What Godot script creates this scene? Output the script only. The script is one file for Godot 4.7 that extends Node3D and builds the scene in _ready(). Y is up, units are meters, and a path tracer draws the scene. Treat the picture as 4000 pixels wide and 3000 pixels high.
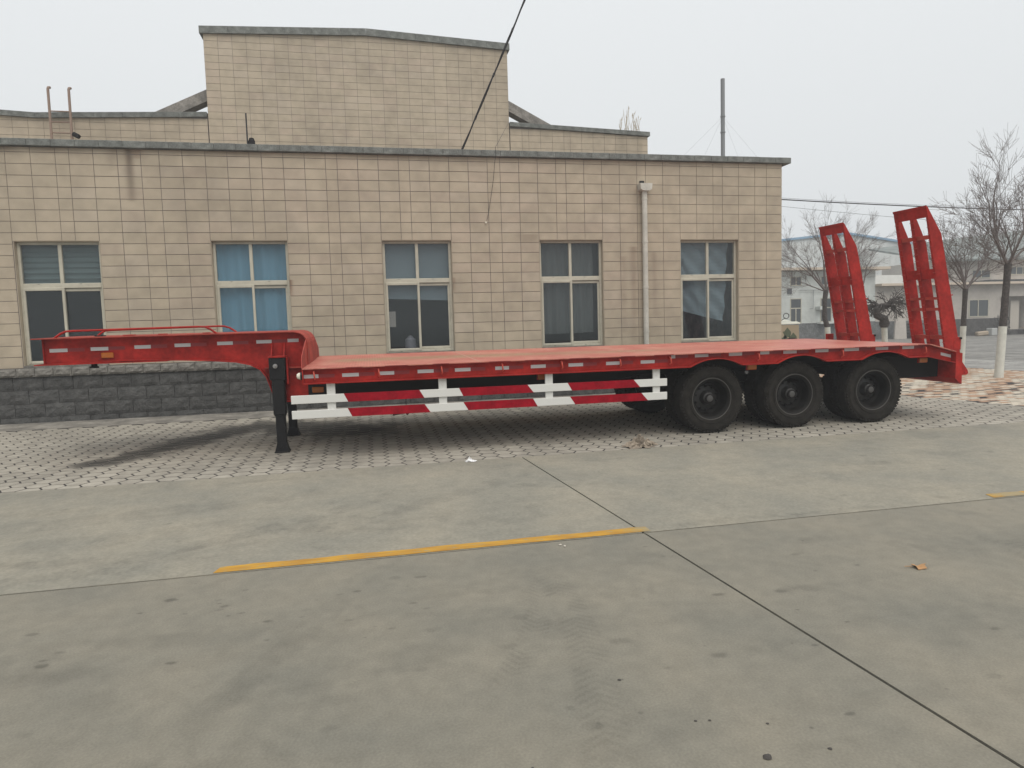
extends Node3D
# ---------------------------------------------------------------- helpers
var slope := Basis(Vector3.RIGHT, atan(0.02))   # the apron falls 2 % away from the building
var rng := RandomNumberGenerator.new()
var offs := {}
var M := {}
var used := {}

class MB:
	var v := PackedVector3Array()
	var n := PackedVector3Array()
	var uv := PackedVector2Array()
	var c := PackedColorArray()
	var tint := Color(1, 1, 1)
	func _p(a: Vector3, na: Vector3, flat: Vector3):
		v.append(a); n.append(na); c.append(tint)
		var f := flat.abs()
		if f.y >= f.x and f.y >= f.z: uv.append(Vector2(a.x, a.z))
		elif f.z >= f.x: uv.append(Vector2(a.x, -a.y))
		else: uv.append(Vector2(a.z, -a.y))
	func tri(a: Vector3, b: Vector3, d: Vector3, na = null, nb = null, nd = null):   # counter-clockwise from outside
		var f := (b - a).cross(d - a)
		if f.length_squared() < 1e-16: return
		f = f.normalized()
		_p(a, f if na == null else na, f); _p(d, f if nd == null else nd, f); _p(b, f if nb == null else nb, f)
	func quad(a: Vector3, b: Vector3, d: Vector3, e: Vector3):
		tri(a, b, d); tri(a, d, e)
	func box(ce: Vector3, s: Vector3, bs := Basis.IDENTITY, bev := 0.0):
		var h := s * 0.5
		if bev <= 0.0:
			var p := []
			for i in 8: p.append(ce + bs * Vector3(h.x if i & 1 else -h.x, h.y if i & 2 else -h.y, h.z if i & 4 else -h.z))
			quad(p[0], p[2], p[3], p[1]); quad(p[4], p[5], p[7], p[6])
			quad(p[0], p[1], p[5], p[4]); quad(p[2], p[6], p[7], p[3])
			quad(p[0], p[4], p[6], p[2]); quad(p[1], p[3], p[7], p[5])
			return
		var b: float = min(bev, min(h.x, min(h.y, h.z)) * 0.9)
		var q := func(sx, sy, sz, ax):   # corner point lying on the face of axis ax
			var r := Vector3(h.x * sx, h.y * sy, h.z * sz)
			for k in 3:
				if k != ax: r[k] -= sign(r[k]) * b
			return ce + bs * r
		for ax in 3:
			var u := (ax + 1) % 3
			var w := (ax + 2) % 3
			for s0 in [-1, 1]:
				var pts := []
				for uv_ in [[-1, -1], [1, -1], [1, 1], [-1, 1]]:
					var sg := Vector3.ZERO
					sg[ax] = s0; sg[u] = uv_[0]; sg[w] = uv_[1]
					pts.append(q.call(sg.x, sg.y, sg.z, ax))
				if s0 > 0: quad(pts[0], pts[1], pts[2], pts[3])
				else: quad(pts[3], pts[2], pts[1], pts[0])
		for ax in 3:   # edges parallel to ax
			var u := (ax + 1) % 3
			var w := (ax + 2) % 3
			for su in [-1, 1]:
				for sw in [-1, 1]:
					var pp := []
					for sa in [-1, 1]:
						var sg := Vector3.ZERO
						sg[ax] = sa; sg[u] = su; sg[w] = sw
						pp.append(q.call(sg.x, sg.y, sg.z, u)); pp.append(q.call(sg.x, sg.y, sg.z, w))
					if su * sw > 0: quad(pp[0], pp[1], pp[3], pp[2])
					else: quad(pp[1], pp[0], pp[2], pp[3])
		for i in 8:
			var sx := 1 if i & 1 else -1
			var sy := 1 if i & 2 else -1
			var sz := 1 if i & 4 else -1
			var a = q.call(sx, sy, sz, 0)
			var bb = q.call(sx, sy, sz, 1)
			var d = q.call(sx, sy, sz, 2)
			if sx * sy * sz > 0: tri(a, bb, d)
			else: tri(a, d, bb)
	func bx(x0, x1, y0, y1, z0, z1, bev := 0.0):
		box(Vector3((x0 + x1) * 0.5, (y0 + y1) * 0.5, (z0 + z1) * 0.5), Vector3(abs(x1 - x0), abs(y1 - y0), abs(z1 - z0)), Basis.IDENTITY, bev)
	func prism(poly, z0: float, z1: float, map := Basis.IDENTITY, at := Vector3.ZERO):   # polygon in xy pulled from z0 to z1
		var p := PackedVector2Array(poly)
		if Geometry2D.is_polygon_clockwise(p): p.reverse()
		var area := 0.0
		for i in p.size(): area += p[i].cross(p[(i + 1) % p.size()])
		if area < 0: p.reverse()
		var t := Geometry2D.triangulate_polygon(p)
		for i in range(0, t.size(), 3):
			var a := p[t[i]]
			var b := p[t[i + 1]]
			var d := p[t[i + 2]]
			if (b - a).cross(d - a) < 0:
				var s := b
				b = d; d = s
			tri(at + map * Vector3(a.x, a.y, z1), at + map * Vector3(b.x, b.y, z1), at + map * Vector3(d.x, d.y, z1))
			tri(at + map * Vector3(a.x, a.y, z0), at + map * Vector3(d.x, d.y, z0), at + map * Vector3(b.x, b.y, z0))
		for i in p.size():
			var a := p[i]
			var b := p[(i + 1) % p.size()]
			quad(at + map * Vector3(a.x, a.y, z0), at + map * Vector3(b.x, b.y, z0), at + map * Vector3(b.x, b.y, z1), at + map * Vector3(a.x, a.y, z1))
	func strip(path, z0: float, z1: float, th: float):   # a plate that follows a path in xy, th thick to the left of it
		var m: int = path.size()
		for i in m - 1:
			var a: Vector2 = path[i]
			var b: Vector2 = path[i + 1]
			var na := _pn(path, i) * th
			var nb := _pn(path, i + 1) * th
			prism([a, b, b + nb, a + na], z0, z1)
	func _pn(path, i) -> Vector2:
		var t := Vector2.ZERO
		if i > 0: t += (path[i] - path[i - 1]).normalized()
		if i < path.size() - 1: t += (path[i + 1] - path[i]).normalized()
		t = t.normalized()
		return Vector2(-t.y, t.x)
	func tube(pts, r, seg := 8, cap := true):   # r: one radius or one per point
		var m: int = pts.size()
		var up := Vector3.UP
		var rings := []
		var nrm := []
		for i in m:
			var t := Vector3.ZERO
			if i > 0: t += (pts[i] - pts[i - 1]).normalized()
			if i < m - 1: t += (pts[i + 1] - pts[i]).normalized()
			t = t.normalized()
			if abs(t.dot(up)) > 0.95: up = Vector3.RIGHT if abs(t.x) < 0.9 else Vector3.BACK
			var sx := up.cross(t).normalized()
			up = t.cross(sx).normalized()
			var ring := []
			var nr := []
			var rr: float = r[i] if r is Array or r is PackedFloat32Array else r
			for k in seg:
				var a := TAU * k / seg
				var d := sx * cos(a) + up * sin(a)
				nr.append(d); ring.append(pts[i] + d * rr)
			rings.append(ring); nrm.append(nr)
		for i in m - 1:
			for k in seg:
				var k2 := (k + 1) % seg
				tri(rings[i][k], rings[i][k2], rings[i + 1][k2], nrm[i][k], nrm[i][k2], nrm[i + 1][k2])
				tri(rings[i][k], rings[i + 1][k2], rings[i + 1][k], nrm[i][k], nrm[i + 1][k2], nrm[i + 1][k])
		if cap:
			for k in range(1, seg - 1):
				tri(rings[0][0], rings[0][k + 1], rings[0][k])
				tri(rings[m - 1][0], rings[m - 1][k], rings[m - 1][k + 1])
	func lathe(prof, at: Vector3, axis: Vector3, seg := 32):   # prof: [radius, along the axis]; flat-shaded along, smooth around
		var z := axis.normalized()
		var x := z.cross(Vector3.UP if abs(z.y) < 0.9 else Vector3.RIGHT).normalized()
		var y := z.cross(x)
		for i in prof.size() - 1:
			var a: Array = prof[i]
			var b: Array = prof[i + 1]
			var t := Vector2(b[0] - a[0], b[1] - a[1])
			if t.length() < 1e-6: continue
			t = t.normalized()
			var nn := Vector2(t.y, -t.x)
			for k in seg:
				var a0 := TAU * k / seg
				var a1 := TAU * (k + 1) / seg
				var d0 := x * cos(a0) + y * sin(a0)
				var d1 := x * cos(a1) + y * sin(a1)
				var p0: Vector3 = at + d0 * a[0] + z * a[1]
				var p1: Vector3 = at + d1 * a[0] + z * a[1]
				var p2: Vector3 = at + d1 * b[0] + z * b[1]
				var p3: Vector3 = at + d0 * b[0] + z * b[1]
				var n0 := d0 * nn.x + z * nn.y
				var n1 := d1 * nn.x + z * nn.y
				tri(p0, p1, p2, n0, n1, n1); tri(p0, p2, p3, n0, n1, n0)
	func mesh(mat: Material) -> ArrayMesh:
		var a := []
		a.resize(Mesh.ARRAY_MAX)
		a[Mesh.ARRAY_VERTEX] = v; a[Mesh.ARRAY_NORMAL] = n; a[Mesh.ARRAY_TEX_UV] = uv; a[Mesh.ARRAY_COLOR] = c
		var m := ArrayMesh.new()
		m.add_surface_from_arrays(Mesh.PRIMITIVE_TRIANGLES, a)
		m.surface_set_material(0, mat)
		return m

func numbered(s: String) -> String:
	if not used.has(s):
		used[s] = 0
		return s
	used[s] += 1
	return "%s_%03d" % [s, used[s]]

func tag(o: Node, label: String, category: String, group := "", kind := ""):
	if label: o.set_meta("label", label)
	if category: o.set_meta("category", category)
	if group: o.set_meta("group", group)
	if kind: o.set_meta("kind", kind)
	return o

func thing(called: String, label: String, category: String, at := Vector3.ZERO, on_apron := false, group := "") -> Node3D:
	var o := Node3D.new()
	o.name = numbered(called)
	add_child(o)
	o.position = slope * at if on_apron else at
	if on_apron: o.basis = slope
	offs[o] = at
	tag(o, label, category, group)
	return o

func part(parent: Node3D, called: String, mb: MB, mat: Material) -> MeshInstance3D:   # mb holds absolute (or apron) coordinates
	var o := MeshInstance3D.new()
	o.name = called
	o.mesh = mb.mesh(mat)
	var off: Vector3 = offs.get(parent, Vector3.ZERO)
	o.position = -off
	parent.add_child(o, true)
	offs[o] = Vector3.ZERO
	return o

func solo(called: String, mb: MB, mat: Material, label: String, category: String, at := Vector3.ZERO, on_apron := false, group := "", kind := "") -> MeshInstance3D:
	var o := MeshInstance3D.new()
	o.name = numbered(called)
	o.mesh = mb.mesh(mat)
	add_child(o)
	o.position = slope * at if on_apron else at
	if on_apron: o.basis = slope
	offs[o] = Vector3.ZERO
	tag(o, label, category, group, kind)
	return o

func inst(parent: Node3D, called: String, mesh: Mesh, at: Vector3, mat: Material = null) -> MeshInstance3D:
	var o := MeshInstance3D.new()
	o.name = called
	o.mesh = mesh
	o.position = at - offs.get(parent, Vector3.ZERO)
	if mat: o.material_override = mat
	parent.add_child(o, true)
	return o

# ---------------------------------------------------------------- materials
func lin(r: float, g: float, b: float) -> Color:
	return Color(r, g, b).linear_to_srgb()

func mk(key: String, r: float, g: float, b: float, rough := 0.8, metal := 0.0, spec := 0.5) -> StandardMaterial3D:
	var m := StandardMaterial3D.new()
	m.albedo_color = lin(r, g, b)
	m.roughness = rough
	m.metallic = metal
	m.metallic_specular = spec
	M[key] = m
	return m

func noise_bytes(w: int, h: int, freq: float, seed_: int, oct := 4, kind := FastNoiseLite.TYPE_SIMPLEX_SMOOTH, seamless := false) -> PackedByteArray:
	var f := FastNoiseLite.new()
	f.noise_type = kind
	f.frequency = freq
	f.seed = seed_
	f.fractal_octaves = oct
	f.fractal_type = FastNoiseLite.FRACTAL_FBM if oct > 1 else FastNoiseLite.FRACTAL_NONE
	var im := f.get_seamless_image(w, h) if seamless else f.get_image(w, h)
	if im.get_format() != Image.FORMAT_L8: im.convert(Image.FORMAT_L8)
	return im.get_data()

func tex_from(w: int, h: int, d: PackedByteArray) -> ImageTexture:
	var im := Image.create_from_data(w, h, false, Image.FORMAT_RGB8, d)
	im.generate_mipmaps()
	return ImageTexture.create_from_image(im)

func mottled(w: int, seed_: int, f1: float, f2: float, a1: float, a2: float) -> ImageTexture:   # a pale, seamless, slightly blotched multiplier
	var n1 := noise_bytes(w, w, f1, seed_, 4, FastNoiseLite.TYPE_SIMPLEX_SMOOTH, true)
	var n2 := noise_bytes(w, w, f2, seed_ + 7, 3, FastNoiseLite.TYPE_SIMPLEX_SMOOTH, true)
	var d := PackedByteArray()
	d.resize(w * w * 3)
	for i in w * w:
		var t := 1.0 - a1 * (1.0 - n1[i] / 255.0) - a2 * (1.0 - n2[i] / 255.0)
		var g := int(clampf(t * 255.0, 0, 255))
		d[i * 3] = g; d[i * 3 + 1] = g; d[i * 3 + 2] = g
	return tex_from(w, w, d)

func bumps(freq: float, seed_: int, strength: float, size := 512) -> NoiseTexture2D:
	var t := NoiseTexture2D.new()
	var f := FastNoiseLite.new()
	f.frequency = freq
	f.seed = seed_
	f.fractal_octaves = 4
	t.noise = f
	t.width = size; t.height = size
	t.seamless = true
	t.as_normal_map = true
	t.bump_strength = strength
	return t

func world_tex(m: StandardMaterial3D, t: Texture2D, metres: float, nt: Texture2D = null, ns := 1.0):
	m.albedo_texture = t
	m.uv1_triplanar = true
	m.uv1_world_triplanar = true
	m.uv1_scale = Vector3.ONE / metres
	if nt:
		m.normal_enabled = true
		m.normal_texture = nt
		m.normal_scale = ns

func materials():
	var mot := mottled(256, 3, 0.012, 0.06, 0.16, 0.12)
	var soft := mottled(256, 17, 0.01, 0.05, 0.10, 0.05)
	var grime := mottled(512, 11, 0.008, 0.05, 0.30, 0.16)
	var rough_n := bumps(0.05, 5, 3.0, 256)
	var stone_n := bumps(0.03, 9, 4.0, 512)
	mk("red", 0.56, 0.034, 0.025, 0.5, 0.0, 0.28)
	world_tex(M.red, grime, 1.9)
	mk("red_dusty", 0.58, 0.088, 0.062, 0.6, 0.0, 0.35)
	world_tex(M.red_dusty, grime, 1.7)
	mk("weld", 0.50, 0.27, 0.20, 0.55)
	mk("hook_red", 0.62, 0.095, 0.06, 0.5)
	mk("guard_red", 0.38, 0.007, 0.020, 0.5, 0.0, 0.2)
	world_tex(M.guard_red, mot, 0.9)
	mk("guard_white", 0.66, 0.66, 0.63, 0.5)
	mk("tape_white", 0.50, 0.50, 0.50, 0.45)
	mk("tape_red", 0.21, 0.012, 0.014, 0.45)
	mk("black", 0.011, 0.011, 0.012, 0.5, 0.0, 0.35)
	mk("chassis", 0.014, 0.012, 0.012, 0.75, 0.0, 0.3)
	mk("rubber", 0.040, 0.036, 0.031, 0.9, 0.0, 0.25)
	world_tex(M.rubber, grime, 0.6, rough_n, 0.5)
	mk("rim", 0.013, 0.0115, 0.010, 0.65, 0.0, 0.3)
	world_tex(M.rim, grime, 0.5)
	mk("steel", 0.35, 0.34, 0.33, 0.4, 0.8)
	mk("hub", 0.020, 0.019, 0.018, 0.55, 0.1)
	mk("rim_edge", 0.06, 0.055, 0.05, 0.6)
	mk("hub_cap", 0.085, 0.083, 0.08, 0.5, 0.4)
	mk("amber", 0.40, 0.11, 0.012, 0.25)
	mk("lamp_white", 0.75, 0.72, 0.60, 0.35)
	mk("frame", 0.56, 0.53, 0.43, 0.45)
	world_tex(M.frame, soft, 0.9)
	mk("pvc", 0.62, 0.60, 0.53, 0.5)
	world_tex(M.pvc, soft, 0.8)
	mk("coping", 0.27, 0.285, 0.265, 0.85)
	world_tex(M.coping, grime, 1.1, rough_n, 0.6)
	for k in 3:
		var g: float = [0.108, 0.122, 0.135][k]
		mk("plinth%d" % k, g, g * 1.0, g * 0.97, 0.9)
		world_tex(M["plinth%d" % k], grime, 0.9, stone_n, 1.6)
	mk("plinth_cap", 0.30, 0.285, 0.255, 0.9)
	world_tex(M.plinth_cap, grime, 0.7, stone_n, 1.6)
	mk("mortar", 0.19, 0.17, 0.165, 0.95)
	mk("joint_dirt", 0.06, 0.052, 0.050, 0.95)
	world_tex(M.joint_dirt, grime, 1.0, rough_n, 1.0)
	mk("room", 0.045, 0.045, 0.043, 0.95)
	mk("concrete_beam", 0.42, 0.39, 0.35, 0.9)
	world_tex(M.concrete_beam, grime, 1.6, rough_n, 0.6)
	mk("render_beige", 0.42, 0.34, 0.255, 0.85)
	world_tex(M.render_beige, grime, 2.0)
	mk("cable", 0.02, 0.02, 0.022, 0.6)
	mk("rust", 0.24, 0.17, 0.13, 0.8)
	mk("pipe_grey", 0.22, 0.23, 0.24, 0.6)
	var bark := mottled(256, 23, 0.03, 0.12, 0.4, 0.3)
	mk("bark", 0.185, 0.16, 0.147, 0.95)
	world_tex(M.bark, bark, 0.5, rough_n, 1.0)
	mk("twig", 0.175, 0.15, 0.142, 0.95)
	mk("limewash", 0.70, 0.70, 0.63, 0.9)
	world_tex(M.limewash, soft, 0.6)
	mk("leaf", 0.42, 0.24, 0.11, 0.8)
	mk("rag", 0.50, 0.42, 0.33, 0.95)
	world_tex(M.rag, grime, 0.3)
	mk("tissue", 0.8, 0.8, 0.8, 0.9)
	mk("stone_dark", 0.06, 0.055, 0.05, 0.95)
	mk("chip", 0.5, 0.46, 0.4, 0.9)
	mk("curtain_blue", 0.13, 0.30, 0.42, 0.9)
	mk("curtain_grey", 0.15, 0.21, 0.24, 0.9)
	mk("curtain_teal", 0.10, 0.15, 0.155, 0.9)
	mk("curtain_dark", 0.07, 0.085, 0.085, 0.9)
	mk("paper", 0.30, 0.30, 0.28, 0.9)
	mk("kettle", 0.16, 0.17, 0.20, 0.4)
	var gl := mk("glass", 0.10, 0.13, 0.14, 0.03)
	gl.transparency = BaseMaterial3D.TRANSPARENCY_ALPHA
	gl.albedo_color.a = 0.10
	gl.metallic_specular = 0.38
	mk("dark_glass", 0.07, 0.08, 0.085, 0.12)
	mk("far_white", 0.66, 0.69, 0.66, 0.9)  # far wall colours lightened to stand in for haze
	world_tex(M.far_white, soft, 4.0)
	mk("far_beige", 0.56, 0.52, 0.47, 0.9)
	world_tex(M.far_beige, soft, 4.0)
	mk("far_trim", 0.55, 0.47, 0.38, 0.9)
	mk("far_plinth", 0.26, 0.27, 0.27, 0.9)
	world_tex(M.far_plinth, grime, 2.0, rough_n, 1.0)
	mk("far_plinth_dark", 0.15, 0.145, 0.14, 0.9)
	world_tex(M.far_plinth_dark, grime, 2.0, rough_n, 1.0)
	mk("hall_wall", 0.72, 0.75, 0.74, 0.8)  # haze put into the wall colour as paleness
	world_tex(M.hall_wall, soft, 9.0)
	mk("hall_blue", 0.22, 0.36, 0.50, 0.7)
	mk("roof_green", 0.32, 0.36, 0.345, 0.8)
	world_tex(M.roof_green, grime, 5.0)
	mk("roof_dark", 0.06, 0.065, 0.066, 0.8)
	mk("door_pale", 0.50, 0.46, 0.40, 0.7)
	mk("camo_tan", 0.36, 0.29, 0.20, 0.8)
	mk("camo_green", 0.085, 0.105, 0.06, 0.85)
	mk("hood_pale", 0.62, 0.61, 0.52, 0.6)
	mk("dry_grass", 0.42, 0.34, 0.22, 0.95)
	mk("junk_box", 0.42, 0.43, 0.42, 0.8)
	mk("junk_wood", 0.40, 0.33, 0.25, 0.85)
	mk("grey_road", 0.33, 0.32, 0.295, 0.9)
	world_tex(M.grey_road, grime, 6.0, rough_n, 0.4)
	mk("pale_pave", 0.46, 0.45, 0.42, 0.9)
	world_tex(M.pale_pave, grime, 3.0)
	mk("apron_strip", 0.38, 0.355, 0.31, 0.9)
	world_tex(M.apron_strip, grime, 2.3, rough_n, 0.5)
	mk("earth", 0.26, 0.245, 0.22, 0.95)
	wall_material()
	paver_material()
	road_materials()
	deck_material()

func wall_material():   # one sheet of 20.48 m for every tile of the facade: blotches, the drips under the coping, the streaks by the downpipe
	var w := 1024
	var n1 := noise_bytes(w, w, 0.006, 41, 4)
	var n2 := noise_bytes(w, w, 0.05, 42, 3)
	var n3 := noise_bytes(w, w, 0.02, 43, 3)
	var d := PackedByteArray()
	d.resize(w * w * 3)
	# [x, top y, bottom y, width, strength, red share]
	var drips := [[-13.19, 4.88, 3.95, 0.09, 0.34, 0.3], [-13.05, 4.88, 4.72, 0.12, 0.25, 0.9], [-13.45, 4.88, 4.5, 0.2, 0.10, 0.3], [-15.2, 4.88, 4.75, 0.3, 0.18, 0.4], [-14.4, 4.88, 4.76, 0.5, 0.15, 0.4], [-11.4, 4.88, 4.8, 0.8, 0.12, 0.4], [-8.6, 4.88, 4.8, 0.9, 0.10, 0.4],
		[-3.52, 3.1, 1.1, 0.10, 0.16, 0.6], [-3.75, 2.9, 1.3, 0.12, 0.10, 0.6], [-3.05, 3.0, 1.6, 0.08, 0.10, 0.5], [-10.53, 2.5, 2.2, 0.06, 0.35, 1.0], [-7.38, 2.5, 2.2, 0.05, 0.25, 1.0], [-5.8, 3.36, 3.2, 0.3, 0.15, 0.6], [-6.9, 4.85, 4.7, 0.5, 0.1, 0.4], [-2.0, 4.2, 3.2, 0.5, -0.06, 0.4], [-9.6, 4.8, 3.4, 0.5, 0.05, 0.4], [-12.2, 4.6, 1.6, 0.7, 0.06, 0.3]]
	for y in w:
		var wy := 20.48 - (y + 0.5) * 0.02    # v runs down; wall y in [0, 20.48)
		for x in w:
			var wx := (x + 0.5) * 0.02 - 20.48
			var i := y * w + x
			var t := 0.90 + 0.10 * (n1[i] / 255.0) + 0.10 * (n2[i] / 255.0 - 0.5) + 0.08 * (n3[i] / 255.0 - 0.5)
			var rr := 0.0
			if wy < 4.9 and wy > 1.0:
				for s in drips:
					if wy <= s[1] and wy >= s[2] and abs(wx - s[0]) < s[3] * 1.6:
						var q: float = (wy - s[2]) / (s[1] - s[2])
						var e: float = s[4] * exp(-pow((wx - s[0]) / s[3] * 1.4, 2.0)) * (0.35 + 0.65 * q) * (0.6 + 0.8 * n3[i] / 255.0)
						t -= e
						rr += e * s[5]
			d[i * 3] = int(clampf(t + rr * 0.3, 0, 1) * 255.0)
			d[i * 3 + 1] = int(clampf(t + rr * 0.08, 0, 1) * 255.0)
			d[i * 3 + 2] = int(clampf(t, 0, 1) * 255.0)
	var tx := tex_from(w, w, d)
	var nn := bumps(0.08, 6, 2.0, 256)
	for k in 5:
		var f: float = [1.0, 0.98, 1.018, 0.99, 1.0][k]
		var m := mk("tile%d" % k, 0.452 * f, (0.384 if k != 4 else 0.376) * f, (0.288 if k != 2 else 0.296) * f, 0.72)
		world_tex(m, tx, 20.48)
	var mm := mk("tile_rest", 1, 1, 1, 0.72)
	world_tex(mm, tx, 20.48)
	mm.vertex_color_use_as_albedo = true

func paver_material():   # hexagonal pavers: oil and water marks, with the gooseneck's shade painted into the streak
	var w := 1024
	var n1 := noise_bytes(w, w, 0.01, 51, 4)
	var n2 := noise_bytes(w, w, 0.12, 52, 3)
	var n3 := noise_bytes(w, w, 0.035, 53, 3)
	var d := PackedByteArray()
	d.resize(w * w * 3)
	var line := [Vector2(-9.4, 2.9), Vector2(-10.2, 2.35), Vector2(-10.85, 2.0), Vector2(-11.35, 2.45), Vector2(-11.8, 3.2), Vector2(-12.15, 3.9), Vector2(-12.5, 4.4)]  # path of the stain streak, widened by painted gooseneck shade
	for y in w:
		var wz := y * 0.02
		for x in w:
			var wx := x * 0.02 - 20.48
			var i := y * w + x
			var t := 0.90 + 0.14 * (n1[i] / 255.0 - 0.3) + 0.16 * (n2[i] / 255.0 - 0.5) + 0.10 * (n3[i] / 255.0 - 0.5)
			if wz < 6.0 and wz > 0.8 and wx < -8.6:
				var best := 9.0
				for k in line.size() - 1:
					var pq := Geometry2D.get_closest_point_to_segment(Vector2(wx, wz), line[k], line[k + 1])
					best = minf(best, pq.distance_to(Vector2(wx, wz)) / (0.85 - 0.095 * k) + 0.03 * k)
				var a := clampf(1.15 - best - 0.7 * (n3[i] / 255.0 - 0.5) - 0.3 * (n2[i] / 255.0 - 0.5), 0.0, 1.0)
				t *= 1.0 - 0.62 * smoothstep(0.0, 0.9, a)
			var g := clampf(t, 0, 1)
			d[i * 3] = int(g * 255.0); d[i * 3 + 1] = int(g * 253.0); d[i * 3 + 2] = int(g * 250.0)
	var tx := tex_from(w, w, d)
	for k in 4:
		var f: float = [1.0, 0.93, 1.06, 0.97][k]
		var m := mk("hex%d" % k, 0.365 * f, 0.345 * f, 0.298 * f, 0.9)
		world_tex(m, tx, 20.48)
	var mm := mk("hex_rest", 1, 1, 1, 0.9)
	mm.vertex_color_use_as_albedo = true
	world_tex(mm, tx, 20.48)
	var mb := mk("brick_rest", 1, 1, 1, 0.9)
	mb.vertex_color_use_as_albedo = true

func road_sheet(w: int, h: int, x0: float, z0: float, mpp: float, seed_: int, marks: Array, tracks: Array) -> ImageTexture:
	var n1 := noise_bytes(w, h, 0.9 * mpp, seed_, 4)
	var n2 := noise_bytes(w, h, 7.0 * mpp, seed_ + 1, 4)
	var n3 := noise_bytes(w, h, 0.35, seed_ + 2, 2)
	var n4 := noise_bytes(w, h, 2.6 * mpp, seed_ + 3, 3)
	var t := PackedFloat32Array()
	t.resize(w * h)
	for i in w * h:
		var low := n1[i] / 255.0
		var v := 0.86 + 0.10 * (low - 0.5) + 0.07 * (n2[i] / 255.0 - 0.5) + 0.13 * (n3[i] / 255.0 - 0.5)
		var b := n4[i] / 255.0
		if b > 0.68: v -= (b - 0.68) * 0.16 * (0.4 + n2[i] / 255.0)
		t[i] = v
	for m in marks:   # dark spots: [x, z, radius along x, radius along z, strength]
		var px: float = (m[0] - x0) / mpp
		var pz: float = (m[1] - z0) / mpp
		var rx: float = m[2] / mpp
		var rz: float = m[3] / mpp
		for yy in range(maxi(0, int(pz - rz * 1.5)), mini(h, int(pz + rz * 1.5) + 1)):
			for xx in range(maxi(0, int(px - rx * 1.5)), mini(w, int(px + rx * 1.5) + 1)):
				var q := Vector2((xx - px) / rx, (yy - pz) / rz).length() + (n2[yy * w + xx] / 255.0 - 0.5) * 1.3
				t[yy * w + xx] -= m[4] * (0.4 if m[2] > 0.045 else 0.55) * smoothstep(1.25, 0.3, q)
	for k in tracks:   # tyre prints: [x a, z a, x b, z b, half width, strength, bar pitch, bend]
		var a := Vector2(k[0], k[1])
		var b := Vector2(k[2], k[3])
		var dir := (b - a).normalized()
		var ln := a.distance_to(b)
		var steps := int(ln / mpp)
		for s in steps:
			var u := s * mpp
			var bend: float = k[7] * sin(PI * u / ln)
			for o in range(int(-k[4] / mpp), int(k[4] / mpp) + 1):
				var off := o * mpp
				var p := a + dir * u + Vector2(-dir.y, dir.x) * (off + bend)
				var xx := int((p.x - x0) / mpp)
				var yy := int((p.y - z0) / mpp)
				if xx < 0 or yy < 0 or xx >= w or yy >= h: continue
				var i := yy * w + xx
				var bar := 1.0 if k[6] <= 0.0 else (1.0 if fposmod(u + abs(off) * 0.7, k[6]) < k[6] * 0.45 else 0.25)
				var fade := smoothstep(0.0, 0.25, u / ln) * smoothstep(1.0, 0.7, u / ln) * smoothstep(0.25, 0.6, n4[i] / 255.0)
				t[i] -= k[5] * bar * fade * smoothstep(1.0, 0.75, abs(off) / k[4])
	var d := PackedByteArray()
	d.resize(w * h * 3)
	for i in w * h:
		var g := clampf(t[i], 0.1, 1.0)
		var warm := (n1[i] / 255.0 - 0.5) * 0.02
		d[i * 3] = int(clampf(g + warm, 0, 1) * 255.0); d[i * 3 + 1] = int(g * 0.985 * 255.0); d[i * 3 + 2] = int(clampf(g * 0.955 - warm, 0, 1) * 252.0)
	return tex_from(w, h, d)

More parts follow.
